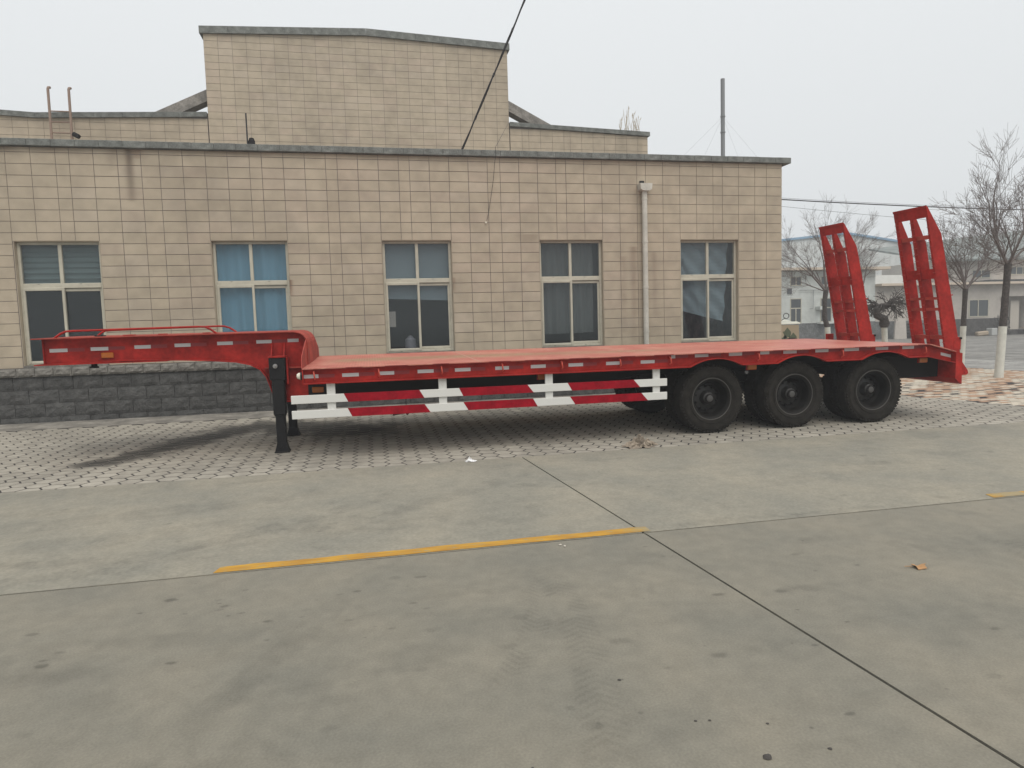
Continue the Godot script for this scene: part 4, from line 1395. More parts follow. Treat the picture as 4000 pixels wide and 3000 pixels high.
# ---------------------------------------------------------------- trees
func grow(m: MB, r: RandomNumberGenerator, p: Vector3, d: Vector3, ln: float, rad: float, lv: int, spread: float, up: float, minr := 0.0026):
	var n := 4 if lv > 1 else 3
	var pts := [p]
	var rs := [rad]
	var q := p
	var dd := d
	for k in n:
		dd = (dd + Vector3(r.randf_range(-1, 1), r.randf_range(-1, 1), r.randf_range(-1, 1)) * 0.13 + Vector3(0, up, 0)).normalized()
		q += dd * ln / n
		pts.append(q); rs.append(maxf(rad * lerpf(1.0, 0.55, (k + 1.0) / n), minr))
	m.tube(pts, rs, 6 if lv > 2 else (5 if lv > 1 else 4), lv == 0)
	if lv == 0: return
	var kids := 3 if lv > 1 else 4
	if lv >= 3: kids = 3
	for k in kids:
		var t := r.randf_range(0.35, 1.0) if k > 0 else 1.0
		var at_i := clampi(int(t * n), 1, n)
		var bp: Vector3 = pts[at_i]
		var ax := dd.cross(Vector3(r.randf_range(-1, 1), r.randf_range(-1, 1), r.randf_range(-1, 1))).normalized()
		var ang := r.randf_range(0.35, 1.0) * spread * (0.35 if k == 0 else 1.0)
		var nd := dd.rotated(ax, ang)
		grow(m, r, bp, nd, ln * r.randf_range(0.55, 0.88), maxf(rs[at_i] * (0.85 if k == 0 else 0.62), minr), lv - 1, spread, up, minr)

func street_tree(at: Vector3, label: String, fork: Vector3, r0: float, limbs: Array, seed_: int, lv: int, on_slope: bool, white := 1.16, bend := Vector3.ZERO):
	var t := thing("street_tree", label, "tree", at, false, "bare street trees with white painted trunks")
	var r := RandomNumberGenerator.new()
	r.seed = seed_
	var m := MB.new()
	var a := at + Vector3(0, white, 0) + (fork - at) * 0.0
	m.tube([at.lerp(fork, white / (fork.y - at.y)), at.lerp(fork, 0.6) + bend, at.lerp(fork, 0.85) + bend * 0.7, fork], [r0 * 0.93, r0 * 0.85, r0 * 0.8, r0 * 0.9], 12)
	part(t, "trunk", m, M.bark)
	m = MB.new()
	var wt := at.lerp(fork, white / (fork.y - at.y))
	m.tube([at + Vector3(0, -0.03, 0), at.lerp(wt, 0.06), at.lerp(wt, 0.5), wt], [r0 * 1.2, r0 * 1.06, r0 * 1.0, r0 * 0.96], 12)
	part(t, "painted_trunk", m, M.limewash)
	m = MB.new()
	for l in limbs: grow(m, r, fork - Vector3(0, 0.04, 0), l[0].normalized(), l[1] * 0.74, l[2] * 0.85, lv, 0.85, 0.03)
	part(t, "crown", m, M.twig)

func build_trees():
	# right-hand tree, half out of the frame
	street_tree(Vector3(5.11, 0.0, 0.75), "bare tree at the right edge, white painted trunk standing in the block paving", Vector3(5.28, 2.58, 0.75), 0.088,
		[[Vector3(-0.6, 1.0, 0.1), 1.3, 0.042], [Vector3(-0.12, 1.0, -0.2), 1.35, 0.044], [Vector3(0.35, 1.0, 0.15), 1.3, 0.042], [Vector3(-1.0, 0.6, 0.2), 1.1, 0.026], [Vector3(0.85, 0.8, 0.1), 1.2, 0.034], [Vector3(-0.9, 0.3, -0.2), 0.8, 0.018], [Vector3(1.0, 0.35, 0.2), 0.9, 0.02], [Vector3(-0.2, 0.8, 0.7), 1.0, 0.03], [Vector3(0.2, 0.8, -0.7), 1.0, 0.03]], 31, 5, false)
	street_tree(Vector3(6.06, 0.0, -1.2), "bare tree directly behind the near ramp's outer side", Vector3(6.14, 2.12, -1.2), 0.074,
		[[Vector3(-0.08, 1.0, 0.0), 1.0, 0.04], [Vector3(0.55, 0.75, 0.1), 1.0, 0.038], [Vector3(-0.75, 0.6, -0.2), 0.85, 0.026], [Vector3(0.3, 0.9, -0.4), 0.9, 0.03], [Vector3(-0.5, 0.8, 0.3), 0.9, 0.026]], 47, 5, false)
	street_tree(Vector3(7.42, 0.0, -8.2), "bare spreading tree behind the far ramp in front of the white block", Vector3(7.28, 2.5, -8.2), 0.10,
		[[Vector3(0.05, 1.0, 0.1), 1.5, 0.055], [Vector3(0.7, 0.8, 0.1), 1.5, 0.05], [Vector3(-0.75, 0.75, 0.1), 1.4, 0.05], [Vector3(-0.35, 1.0, -0.3), 1.5, 0.045], [Vector3(0.35, 1.0, 0.3), 1.5, 0.045], [Vector3(1.0, 0.5, 0.2), 1.2, 0.035], [Vector3(-0.95, 0.4, -0.2), 1.1, 0.03]], 58, 5, false, 1.16, Vector3(-0.10, 0, 0))
	street_tree(Vector3(8.35, 0.0, -7.6), "bare tree whose white trunk shows just left of the far ramp's foot", Vector3(8.3, 2.6, -7.6), 0.08,
		[[Vector3(-0.4, 1.0, 0.1), 1.0, 0.035], [Vector3(0.4, 1.0, 0.0), 1.0, 0.035], [Vector3(0.1, 1.0, -0.3), 1.0, 0.035]], 66, 4, false)
	# pruned, contorted tree
	var t := thing("pruned_tree", "contorted pruned tree with a thick twisted trunk between the two ramps", "tree", Vector3(7.0, 0, -5.0))
	var m := MB.new()
	m.tube([Vector3(7.0, 1.13, -5), Vector3(7.0, 1.25, -5), Vector3(6.97, 1.42, -5), Vector3(6.72, 1.52, -5), Vector3(6.70, 1.66, -5), Vector3(6.85, 1.78, -5), Vector3(7.1, 1.83, -5)], [0.11, 0.16, 0.13, 0.12, 0.10, 0.12, 0.10], 12)
	part(t, "trunk", m, M.bark)
	m = MB.new()
	m.tube([Vector3(7.02, -0.03, -5), Vector3(7.04, 0.5, -5), Vector3(7.0, 1.15, -5)], [0.10, 0.085, 0.09], 12)
	part(t, "painted_trunk", m, M.limewash)
	m = MB.new()
	var r := RandomNumberGenerator.new()
	r.seed = 5
	for k in 16:
		var a := k * TAU / 16.0 + r.randf_range(-0.2, 0.2)
		grow(m, r, Vector3(6.88, 1.8, -5) + Vector3(cos(a) * 0.06, 0, sin(a) * 0.06), Vector3(cos(a), r.randf_range(0.15, 0.7), sin(a)).normalized(), r.randf_range(0.3, 0.5), 0.045, 3, 1.1, -0.10, 0.007)
	part(t, "crown", m, M.bark)

# ---------------------------------------------------------------- litter
func crumple(called: String, mat: Material, label: String, cat: String, at: Vector3, w: float, d: float, h: float, seed_: int, n := 16):
	var r := FastNoiseLite.new()
	r.seed = seed_
	r.frequency = 2.2 / w
	r.fractal_octaves = 4
	var m := MB.new()
	var g := []
	for j in n + 1:
		var row := []
		for i in n + 1:
			var u := i / float(n) * 2.0 - 1.0
			var v := j / float(n) * 2.0 - 1.0
			var q := Vector3(u * w * 0.5, 0, v * d * 0.5)
			var e := clampf(1.15 - Vector2(u, v).length(), 0.0, 1.0)
			q += Vector3(r.get_noise_2d(q.x + 3, q.z), 0, r.get_noise_2d(q.x, q.z + 9)) * w * 0.35
			q.y = 0.004 + h * e * (0.35 + absf(r.get_noise_3d(q.x * 1.6, 5.0, q.z * 1.6)) * 2.6) * (1.0 + 0.9 * exp(-pow((u + 0.25) * 3.0, 2.0)))
			row.append(q)
		g.append(row)
	for j in n:
		for i in n:
			m.quad(g[j][i], g[j + 1][i], g[j + 1][i + 1], g[j][i + 1])
	solo(called, m, mat, label, cat, at, true)

func build_small_things():
	crumple("rag", M.rag, "crumpled brown rag lying on the pavers in front of the wheels", "rag", Vector3(-5.74, 0, 5.60), 0.36, 0.26, 0.085, 8, 24)
	crumple("tissue", M.tissue, "scrap of white tissue lying at the edge of the pavers", "tissue", Vector3(-7.98, 0.008, 5.82), 0.12, 0.07, 0.022, 15)
	var m := MB.new()
	var pts := []
	for k in 11:
		var a := k * TAU / 11.0
		pts.append(Vector3(cos(a) * (0.055 if k % 2 == 0 else 0.032), 0.014 + 0.012 * sin(a * 2.0 + 1.0), sin(a) * (0.048 if k % 2 == 0 else 0.03)))
	for k in 11:
		m.tri(Vector3(0, 0.006, 0), pts[(k + 1) % 11], pts[k])
		m.tri(Vector3(0, 0.003, 0), pts[k] - Vector3(0, 0.003, 0), pts[(k + 1) % 11] - Vector3(0, 0.003, 0))
	m.tube([Vector3(-0.05, 0.016, 0), Vector3(-0.09, 0.012, -0.02)], 0.0022, 4)
	solo("dry_leaf", m, M.leaf, "curled tan dry leaf lying alone on the concrete at the right", "leaf", Vector3(-5.65, 0.009, 9.97), true)
	var st := [[-7.667, 11.411, 0.018, "biggest dark pebble at the bottom of the concrete right of centre"], [-8.014, 10.755, 0.008, "small dark pebble on the concrete nearest the centre of the foreground"], [-7.822, 11.131, 0.006, "left pebble of a close pair on the foreground concrete"], [-7.764, 11.142, 0.006, "right pebble of a close pair on the foreground concrete"], [-7.546, 11.22, 0.006, "single small pebble between the pebble pair and the slab joint"], [-7.407, 11.422, 0.008, "dark pebble beside the slab joint near the bottom edge"], [-8.55, 11.25, 0.005, "tiny dark pebble left of centre near the bottom edge"]]
	for s in st:
		var q := MB.new()
		var r := RandomNumberGenerator.new()
		r.seed = int(absf(s[0]) * 1000)
		var prof := [[0.0, s[2] * 0.7], [s[2] * 0.6, s[2] * 0.55], [s[2], s[2] * 0.15], [s[2] * 0.7, 0.0]]
		q.lathe(prof.duplicate(), Vector3.ZERO, Vector3.UP, 7)
		for k in q.v.size(): q.v[k] += Vector3(sin(q.v[k].z * 300.0 + q.v[k].x * 170.0), 0, cos(q.v[k].x * 260.0)) * s[2] * 0.2
		solo("pebble", q, M.stone_dark, s[3], "pebble", Vector3(s[0], 0.009, s[1]), true, "pebbles on the concrete")
	for s in [[-7.768, 8.913, "left of two pale chips lying below the yellow line"], [-7.745, 8.948, "right of two pale chips lying below the yellow line"]]:
		var q := MB.new()
		q.box(Vector3(0, 0.005, 0), Vector3(0.022, 0.009, 0.014), Basis(Vector3.UP, s[0] * 40.0), 0.003)
		solo("chip", q, M.chip, s[2], "chip", Vector3(s[0], 0.009, s[1]), true, "pale chips on the concrete")
	m = MB.new()
	m.bx(-8.68, -8.545, 1.55, 1.86, -0.262, -0.258)
	solo("notice", m, M.paper, "pale paper notice behind the glass of the half-blinded window", "notice")
	m = MB.new()
	m.lathe([[0.0, 0.30], [0.05, 0.29], [0.055, 0.26], [0.11, 0.22], [0.115, 0.04], [0.12, 0.0]], Vector3(-8.26, 1.065, -0.42), Vector3.UP, 18)
	solo("kettle", m, M.kettle, "dull metal kettle standing inside the half-blinded window", "kettle")
	m = MB.new()
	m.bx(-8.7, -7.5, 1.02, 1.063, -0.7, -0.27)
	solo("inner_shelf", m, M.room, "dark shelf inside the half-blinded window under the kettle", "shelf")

# ---------------------------------------------------------------- the low-bed trailer (apron coordinates, mirrored about z = 3.74)
func build_trailer():
	var T := thing("lowbed_trailer", "long red gooseneck low-bed trailer with three axles and two raised loading ramps", "trailer", Vector3(-6, 0, 3.74), true)
	var m: MB
	var mz := func(z): return 7.48 - z
	# deck plates
	var cuts := [-9.89, -7.72, -5.36, -3.10, -1.03]
	for k in 4:
		m = MB.new()
		m.bx(cuts[k] + (0.002 if k else 0.0), cuts[k + 1] - 0.002, 1.128, 1.14 - 0.0006 * (k % 2), 2.3, 5.182)
		part(T, "deck_plate", m, M.deck)
	for x in [-7.72, -5.36, -3.10]:
		m = MB.new()
		m.bx(x - 0.011, x + 0.011, 1.137, 1.1425, 2.32, 5.16, 0.002)
		part(T, "weld_seam", m, M.weld)
	m = MB.new()
	m.prism([Vector2(-1.028, 1.128), Vector2(-0.575, 1.008), Vector2(-0.575, 1.020), Vector2(-1.028, 1.14)], 2.3, 5.182)
	part(T, "tail_plate", m, M.deck)
	# side beams with wheel arches
	var arches := [[-4.84, -4.06], [-3.52, -2.75], [-2.17, -1.38]]
	var low := [Vector2(-9.88, 0.958)]
	for a in arches:
		var c: float = (a[0] + a[1]) * 0.5
		var hw: float = (a[1] - a[0]) * 0.5
		for k in 13:
			var u := -1.0 + k / 6.0
			low.append(Vector2(c + u * hw, 0.958 + 0.102 * (1.0 - pow(absf(u), 2.1))))
	low.append(Vector2(-1.03, 0.958)); low.append(Vector2(-0.58, 0.855))
	for s in 2:
		var z0: float = 5.092 if s == 0 else mz.call(5.102)
		var z1: float = 5.102 if s == 0 else mz.call(5.092)
		m = MB.new()
		var poly := low.duplicate()
		poly.append(Vector2(-0.58, 1.003)); poly.append(Vector2(-1.03, 1.126)); poly.append(Vector2(-9.88, 1.126))
		m.prism(poly, z0, z1)
		var sb := part(T, "side_beam", m, M.red)
		m = MB.new()
		m.strip(low, z1 if s == 0 else mz.call(5.182), 5.182 if s == 0 else z0, -0.011)
		part(sb, "bottom_flange", m, M.red)
		m = MB.new()
		m.bx(-9.893, -9.882, 0.950, 1.127, 5.0 if s == 0 else mz.call(5.18), 5.18 if s == 0 else mz.call(5.0))
		part(sb, "end_plate", m, M.red)
	# rope hooks along the near beam
	for x in [-9.76, -8.99, -8.215, -7.435, -6.645, -5.84, -5.12, -3.80, -2.47, -1.08]:
		m = MB.new()
		m.tube([Vector3(x, 1.098, 5.112), Vector3(x, 1.092, 5.155), Vector3(x + 0.008, 1.02, 5.158), Vector3(x + 0.008, 1.0, 5.112)], 0.010, 8)
		part(T, "rope_hook", m, M.hook_red)
	# dark slots under the plate edge
	for k in 15:
		m = MB.new()
		var x := -9.5 + k * 0.59 + (0.12 if k % 3 == 0 else 0.0)
		m.bx(x, x + 0.20 + 0.08 * (k % 2), 1.130, 1.1375, 5.180, 5.1845)
		part(T, "edge_slot", m, M.tape_red)
	# reflective tape, white and red in turn
	var tp := [[-9.885, -9.71, 1.037], [-9.43, -9.23, 1.037], [-8.98, -8.80, 1.04], [-8.51, -8.31, 1.043], [-8.04, -7.84, 1.043], [-7.52, -7.34, 1.043], [-7.05, -6.85, 1.045], [-6.54, -6.34, 1.045], [-6.02, -5.83, 1.045], [-5.53, -5.33, 1.045], [-5.09, -5.03, 1.099], [-4.74, -4.54, 1.10], [-4.23, -4.03, 1.10], [-3.75, -3.61, 1.103], [-3.39, -3.18, 1.10], [-2.88, -2.67, 1.10], [-2.41, -2.17, 1.10], [-1.89, -1.68, 1.097], [-1.44, -1.24, 1.096]]
	for q in tp:
		m = MB.new()
		m.bx(q[0], q[1], q[2] - 0.022, q[2] + 0.022, 5.1025, 5.1045)
		part(T, "reflective_tape", m, M.tape_white)
		m = MB.new()
		m.bx(q[1] + 0.002, q[1] + 0.19, q[2] - 0.021, q[2] + 0.023, 5.1025, 5.1042)
		part(T, "red_reflective_tape", m, M.tape_red)
	m = MB.new()
	m.prism([Vector2(-0.77, 0.961), Vector2(-0.56 - 0.03, 0.918), Vector2(-0.56 - 0.03, 0.962), Vector2(-0.77, 1.005)], 5.1025, 5.1045)
	part(T, "reflective_tape", m, M.tape_white)
	# cross members and main beams
	for k in 12:
		m = MB.new()
		var x := -9.4 + k * 0.74
		m.bx(x - 0.03, x + 0.03, 1.02, 1.125, mz.call(5.09), 5.09)
		part(T, "cross_member", m, M.chassis)
	for s in 2:
		var zc: float = 4.26 if s == 0 else mz.call(4.26)
		m = MB.new()
		m.prism([Vector2(-9.75, 1.12), Vector2(-9.75, 0.68), Vector2(-5.9, 0.68), Vector2(-5.2, 0.80), Vector2(-0.6, 0.80), Vector2(-0.6, 1.0), Vector2(-1.03, 1.12)], zc - 0.012, zc + 0.012)
		m.strip([Vector2(-9.75, 0.68), Vector2(-5.9, 0.68), Vector2(-5.2, 0.80), Vector2(-0.6, 0.80)], zc - 0.08, zc + 0.08, -0.014)
		part(T, "main_beam", m, M.chassis)
	# gooseneck
	var neck := [Vector2(-13.0, 1.262), Vector2(-12.42, 1.270), Vector2(-12.17, 1.278), Vector2(-11.89, 1.280), Vector2(-11.43, 1.262), Vector2(-11.08, 1.24), Vector2(-10.78, 1.210), Vector2(-10.61, 1.168), Vector2(-10.49, 1.10), Vector2(-10.42, 1.00), Vector2(-10.38, 0.88), Vector2(-10.345, 0.76), Vector2(-10.30, 0.69)]
	var crest := [Vector2(-9.90, 1.43), Vector2(-9.912, 1.485), Vector2(-9.945, 1.535), Vector2(-9.99, 1.567), Vector2(-10.05, 1.580)]
	for s in 2:
		var zc: float = 4.26 if s == 0 else mz.call(4.26)
		m = MB.new()
		var poly := neck.duplicate()
		poly.append_array([Vector2(-10.2, 0.665), Vector2(-9.752, 0.665), Vector2(-9.752, 1.127), Vector2(-9.895, 1.127)])
		poly.append_array(crest)
		poly.append(Vector2(-13.0, 1.566))
		m.prism(poly, zc - 0.012, zc + 0.012)
		var g := part(T, "gooseneck_side", m, M.red)
		m = MB.new()
		m.strip(neck + [Vector2(-10.2, 0.665), Vector2(-9.76, 0.665)], zc - 0.085, zc + 0.085, -0.013)
		part(g, "bottom_flange", m, M.red)
		m = MB.new()   # lip at deck height behind the leg
		m.bx(-10.44, -9.90, 1.098, 1.112, zc + 0.0125 if s == 0 else zc - 0.08, zc + 0.08 if s == 0 else zc - 0.0125)
		part(g, "web_rib", m, M.red_dusty)
		m = MB.new()
		m.bx(-13.012, -13.0, 1.262, 1.567, zc - 0.05, zc + 0.05)
		part(g, "front_rib", m, M.red)
	m = MB.new()
	m.bx(-13.09, -10.05, 1.567, 1.579, 3.07, 4.41)
	m.strip([Vector2(-10.05, 1.567), Vector2(-9.985, 1.555), Vector2(-9.935, 1.524), Vector2(-9.903, 1.48), Vector2(-9.889, 1.43), Vector2(-9.889, 1.141)], 3.07, 4.41, 0.011)
	part(T, "gooseneck_top", m, M.red_dusty)
	m = MB.new()
	m.bx(-13.10, -11.6, 1.246, 1.258, 3.12, 4.36)
	part(T, "coupler_plate", m, M.red)
	m = MB.new()
	m.bx(-13.0, -12.98, 1.26, 1.567, 3.24, 4.24)
	part(T, "front_plate", m, M.red)
	for s in 2:   # flared plates between gooseneck and deck
		m = MB.new()
		var z := func(v): return v if s == 0 else mz.call(v)
		var P := func(h, v): return Vector3(-9.889, h, z.call(v))
		var pts := [P.call(1.141, 4.412), P.call(1.141, 5.175), P.call(1.285, 5.10), P.call(1.44, 4.55), P.call(1.47, 4.412)]
		for dx in [0.0, -0.010]:
			for k in range(1, 4):
				m.tri(pts[0] + Vector3(dx, 0, 0), pts[k + 1] + Vector3(dx, 0, 0), pts[k] + Vector3(dx, 0, 0))
		for k in 5:
			m.quad(pts[k], pts[(k + 1) % 5], pts[(k + 1) % 5] - Vector3(0.01, 0, 0), pts[k] - Vector3(0.01, 0, 0))
		part(T, "flared_plate", m, M.red_dusty)
	m = MB.new()
	m.lathe([[0.0, 0.0], [0.045, 0.0], [0.045, -0.03], [0.036, -0.035], [0.036, -0.06], [0.055, -0.065], [0.055, -0.085], [0.0, -0.085]], Vector3(-12.66, 1.246, 3.74), Vector3.UP, 16)
	part(T, "kingpin", m, M.black)
	# tape on the gooseneck
	for q in [[-12.95, -12.75, 1.425], [-12.49, -12.29, 1.43], [-11.99, -11.80, 1.437], [-11.52, -11.33, 1.443], [-11.01, -10.82, 1.45], [-10.53, -10.34, 1.455], [-10.14, -10.0, 1.46]]:
		m = MB.new()
		m.bx(q[0], q[1], q[2] - 0.023, q[2] + 0.021, 4.2722, 4.2742)
		part(T, "reflective_tape", m, M.tape_white)
		if q[0] < -10.2 and q[0] > -12.6 or q[0] < -12.6:
			m = MB.new()
			m.bx(q[1] + 0.002, q[1] + 0.19, q[2] - 0.021, q[2] + 0.022, 4.2722, 4.2739)
			part(T, "red_reflective_tape", m, M.tape_red)
	# handrails on the gooseneck
	for q in [[4.30, [Vector2(-12.87, 1.578), Vector2(-12.80, 1.63), Vector2(-12.74, 1.655), Vector2(-12.66, 1.66), Vector2(-11.22, 1.672), Vector2(-11.14, 1.668), Vector2(-11.08, 1.64), Vector2(-11.0, 1.578)]], [3.20, [Vector2(-12.78, 1.578), Vector2(-12.73, 1.62), Vector2(-12.68, 1.645), Vector2(-12.6, 1.65), Vector2(-11.2, 1.668), Vector2(-11.12, 1.664), Vector2(-11.05, 1.64), Vector2(-10.96, 1.578)]]]:
		m = MB.new()
		var pp := []
		for v in q[1]: pp.append(Vector3(v.x, v.y, q[0]))
		m.tube(pp, 0.0135, 10)
		part(T, "handrail", m, M.red)
	for q in [[-12.5, 3.9, 0.10], [-12.14, 3.95, 0.12], [-11.75, 3.9, 0.09], [-11.2, 3.95, 0.08]]:
		m = MB.new()
		m.bx(q[0] - q[2] * 0.5, q[0] + q[2] * 0.5, 1.579, 1.592, q[1] - 0.06, q[1] + 0.06, 0.003)
		part(T, "latch_plate", m, M.red if q[0] > -12.3 else M.chassis)
	# landing legs
	for s in 2:
		var zc: float = 4.40 if s == 0 else 3.08
		var L := Node3D.new()
		L.name = "landing_leg"
		T.add_child(L, true)
		L.position = Vector3(-10.27, 0, zc) - offs[T]
		offs[L] = Vector3(-10.27, 0, zc)
		var sg := 1.0 if s == 0 else -1.0
		m = MB.new()
		m.bx(-10.345, -10.185, 0.50, 1.245, zc - 0.075, zc + 0.075, 0.012)
		part(L, "outer_tube", m, M.black)
		m = MB.new()
		m.bx(-10.365, -10.165, 0.96, 1.247, zc - 0.09, zc + 0.085, 0.006)
		for q in [[-10.345, 1.22], [-10.185, 1.22], [-10.345, 1.0], [-10.185, 1.0], [-10.185, 1.12], [-10.345, 1.12]]:
			m.lathe([[0.0, 0.012], [0.011, 0.012], [0.011, 0.0]], Vector3(q[0], q[1], zc + 0.085 * sg), Vector3(0, 0, sg), 6)
		part(L, "gear_housing", m, M.black)
		m = MB.new()
		m.bx(-10.325, -10.205, 0.08, 0.56, zc - 0.058, zc + 0.058, 0.008)
		m.bx(-10.335, -10.195, 0.485, 0.52, zc - 0.066, zc + 0.066, 0.004)
		part(L, "inner_tube", m, M.black)
		m = MB.new()
		var f0 := [Vector2(-10.322, 0.13), Vector2(-10.208, 0.13), Vector2(-10.175, 0.018), Vector2(-10.355, 0.018)]
		m.prism(f0, zc - 0.062, zc + 0.062)
		m.bx(-10.36, -10.17, 0.002, 0.02, zc - 0.085, zc + 0.085, 0.004)
		m.lathe([[0.0, 0.012], [0.016, 0.010], [0.018, 0.0]], Vector3(-10.265, 0.075, zc + 0.062 * sg), Vector3(0, 0, sg), 10)
		part(L, "foot", m, M.black)
		m = MB.new()
		m.lathe([[0.0, 0.075], [0.012, 0.075], [0.014, 0.04], [0.014, 0.032], [0.028, 0.03], [0.03, 0.0]], Vector3(-10.285, 1.14, zc + 0.085 * sg), Vector3(0, 0, sg), 14)
		part(L, "crank_shaft", m, M.steel)
		m = MB.new()
		m.bx(-10.375, -10.155, 1.247, 1.268, zc - 0.10, zc + 0.095, 0.003)
		for x in [-10.335, -10.18]:
			m.prism([Vector2(0.0, 1.268), Vector2(0.16, 1.268), Vector2(0.0, 1.44)], -0.006, 0.006, Basis(Vector3(0, 0, sg), Vector3.UP, Vector3(-sg, 0, 0)), Vector3(x, 0, zc - 0.125 * sg))
		m.bx(-10.155, -10.135, 0.9, 1.247, zc - 0.1, zc + 0.05)
		part(L, "bracket", m, M.red)
	m = MB.new()
	m.tube([Vector3(-10.27, 1.10, 3.17), Vector3(-10.27, 1.10, 4.31)], 0.018, 10)
	part(T, "cross_shaft", m, M.black)
	# side guard
	for x in [-9.57, -8.205, -6.815, -5.315]:
		m = MB.new()
		m.bx(x - 0.051, x + 0.051, 0.535, 0.952, 5.10, 5.128, 0.004)
		for y in [0.92, 0.865]: m.lathe([[0.0, 0.007], [0.009, 0.006], [0.011, 0.0]], Vector3(x, y, 5.128), Vector3.BACK, 8)
		part(T, "guard_post", m, M.guard_white)
	var st := [[[-9.42, -8.50, -9.37, -8.44], [-8.0, -7.11, -7.95, -7.03], [-6.57, -5.65, -6.51, -5.56]], [[-9.38, -8.44, -9.33, -8.37], [-7.95, -7.04, -7.89, -6.98], [-6.54, -5.54, -6.47, -5.45]]]
	for s in 2:
		var y0: float = 0.712 if s == 0 else 0.528
		var y1: float = y0 + 0.102
		m = MB.new()
		m.bx(-10.04, -5.17, y0, y1, 5.13, 5.152, 0.004)
		var gr := part(T, "guard_rail", m, M.guard_white)
		for q in st[s]:
			m = MB.new()
			m.prism([Vector2(q[2], y0 - 0.0005), Vector2(q[3], y0 - 0.0005), Vector2(q[1], y1 + 0.0005), Vector2(q[0], y1 + 0.0005)], 5.1285, 5.1535)
			part(gr, "red_stripe", m, M.guard_red)
	# chain and loose handle under the guard
	m = MB.new()
	for k in 9:
		var lk := []
		for j in 9:
			var a := j * TAU / 8.0
			lk.append(Vector3(-8.66 + (0.007 * cos(a) if k % 2 == 0 else 0.0), 0.72 - k * 0.022 + 0.014 * sin(a), 4.9 + (0.007 * cos(a) if k % 2 == 1 else 0.0)))
		m.tube(lk, 0.003, 5, false)
	part(T, "chain", m, M.black)
	m = MB.new()
	m.tube([Vector3(-8.82, 0.485, 4.9), Vector3(-8.64, 0.505, 4.9), Vector3(-8.64, 0.54, 4.9)], 0.011, 6)
	m.tube([Vector3(-8.82, 0.475, 4.9), Vector3(-8.82, 0.505, 4.9)], 0.016, 6); m.tube([Vector3(-8.66, 0.48, 4.9), Vector3(-8.62, 0.52, 4.9)], 0.018, 6)
	part(T, "chain_handle", m, M.black)
	# marker lamps
	for q in [[-12.30, 1.345, 4.275, 0.0], [-9.74, 0.85, 4.86, 1.0], [-6.86, 0.895, 4.98, 0.0], [-3.845, 0.905, 5.04, 0.0], [-1.025, 0.895, 5.04, 0.0]]:
		m = MB.new()
		m.bx(q[0] - 0.07, q[0] + 0.07, q[1] - 0.035, q[1] + 0.035, q[2], q[2] + 0.028, 0.008)
		var lo := part(T, "marker_lamp", m, M.amber)
		m = MB.new()
		if q[3] > 0: m.bx(q[0] - 0.12, q[0] + 0.12, q[1] - 0.10, q[1] + 0.10, q[2] - 0.03, q[2] - 0.002)
		elif q[1] > 1.0: m.bx(q[0] - 0.075, q[0] + 0.075, q[1] - 0.04, q[1] + 0.04, q[2] - 0.003, q[2] - 0.0005)
		else: m.bx(q[0] - 0.08, q[0] + 0.08, q[1] - 0.04, q[1] + 0.06, q[2] - 0.012, q[2] - 0.002)
		part(lo, "lamp_bracket", m, M.black if q[3] > 0 else M.red)
	m = MB.new()
	m.lathe([[0.0, 0.075], [0.025, 0.07], [0.04, 0.05], [0.042, 0.03]], Vector3(-9.893, 1.045, 5.08), Vector3.LEFT, 16)
	var wl := part(T, "front_lamp", m, M.lamp_white)
	m = MB.new()
	m.lathe([[0.042, 0.03], [0.048, 0.028], [0.05, 0.0], [0.0, 0.0]], Vector3(-9.893, 1.045, 5.08), Vector3.LEFT, 16)
	part(wl, "lamp_base", m, M.black)
	# axles and springs
	for x in [-4.45, -3.16, -1.85]:
		m = MB.new()
		m.tube([Vector3(x, 0.48, 2.5), Vector3(x, 0.48, 4.98)], 0.065, 12)
		part(T, "axle", m, M.chassis)
		for zc in [4.26, 3.22]:
			m = MB.new()
			for k in 6:
				var hl := 0.56 - k * 0.07
				m.bx(x - hl, x + hl, 0.60 - k * 0.018, 0.616 - k * 0.018, zc - 0.045, zc + 0.045)
			part(T, "leaf_spring", m, M.chassis)
		m = MB.new()
		m.prism([Vector2(x - 0.78, 0.955), Vector2(x - 0.52, 0.955), Vector2(x - 0.57, 0.56), Vector2(x - 0.73, 0.56)], 4.16, 4.24)
		m.prism([Vector2(x - 0.78, 0.955), Vector2(x - 0.52, 0.955), Vector2(x - 0.57, 0.56), Vector2(x - 0.73, 0.56)], 3.24, 3.32)
		part(T, "spring_hanger", m, M.chassis)
		m = MB.new()
		m.tube([Vector3(x + 0.16, 0.62, 4.40), Vector3(x + 0.16, 0.62, 4.62)], 0.085, 12)
		part(T, "brake_chamber", m, M.chassis)
	m = MB.new()
	m.tube([Vector3(-6.2, 0.84, 3.74), Vector3(-5.3, 0.84, 3.74)], 0.13, 16)
	part(T, "air_tank", m, M.chassis)
	# wheels
	var W := make_wheel(T)
	var first := true
	for x in [-4.45, -3.16, -1.85]:
		for zz in [4.93, 4.60, 2.88, 2.55]:
			var w: Node3D = W if first else W.duplicate()
			if not first: T.add_child(w, true)
			first = false
			w.name = "wheel" if w == W else "wheel_%03d" % T.get_child_count()
			w.position = Vector3(x, 0.483, zz) - offs[T]
			var rz := Basis(Vector3.BACK, rng.randf_range(0, TAU))
			w.basis = rz if zz > 4.7 or (zz > 2.6 and zz < 3.0) else Basis(Vector3.UP, PI) * rz
	# tail
	m = MB.new()
	m.prism([Vector2(-0.572, 1.004), Vector2(-0.46, 0.985), Vector2(-0.455, 0.52), Vector2(-0.50, 0.545), Vector2(-0.572, 0.615)], 2.3, 5.18)
	part(T, "rear_cross_beam", m, M.red)
	m = MB.new()
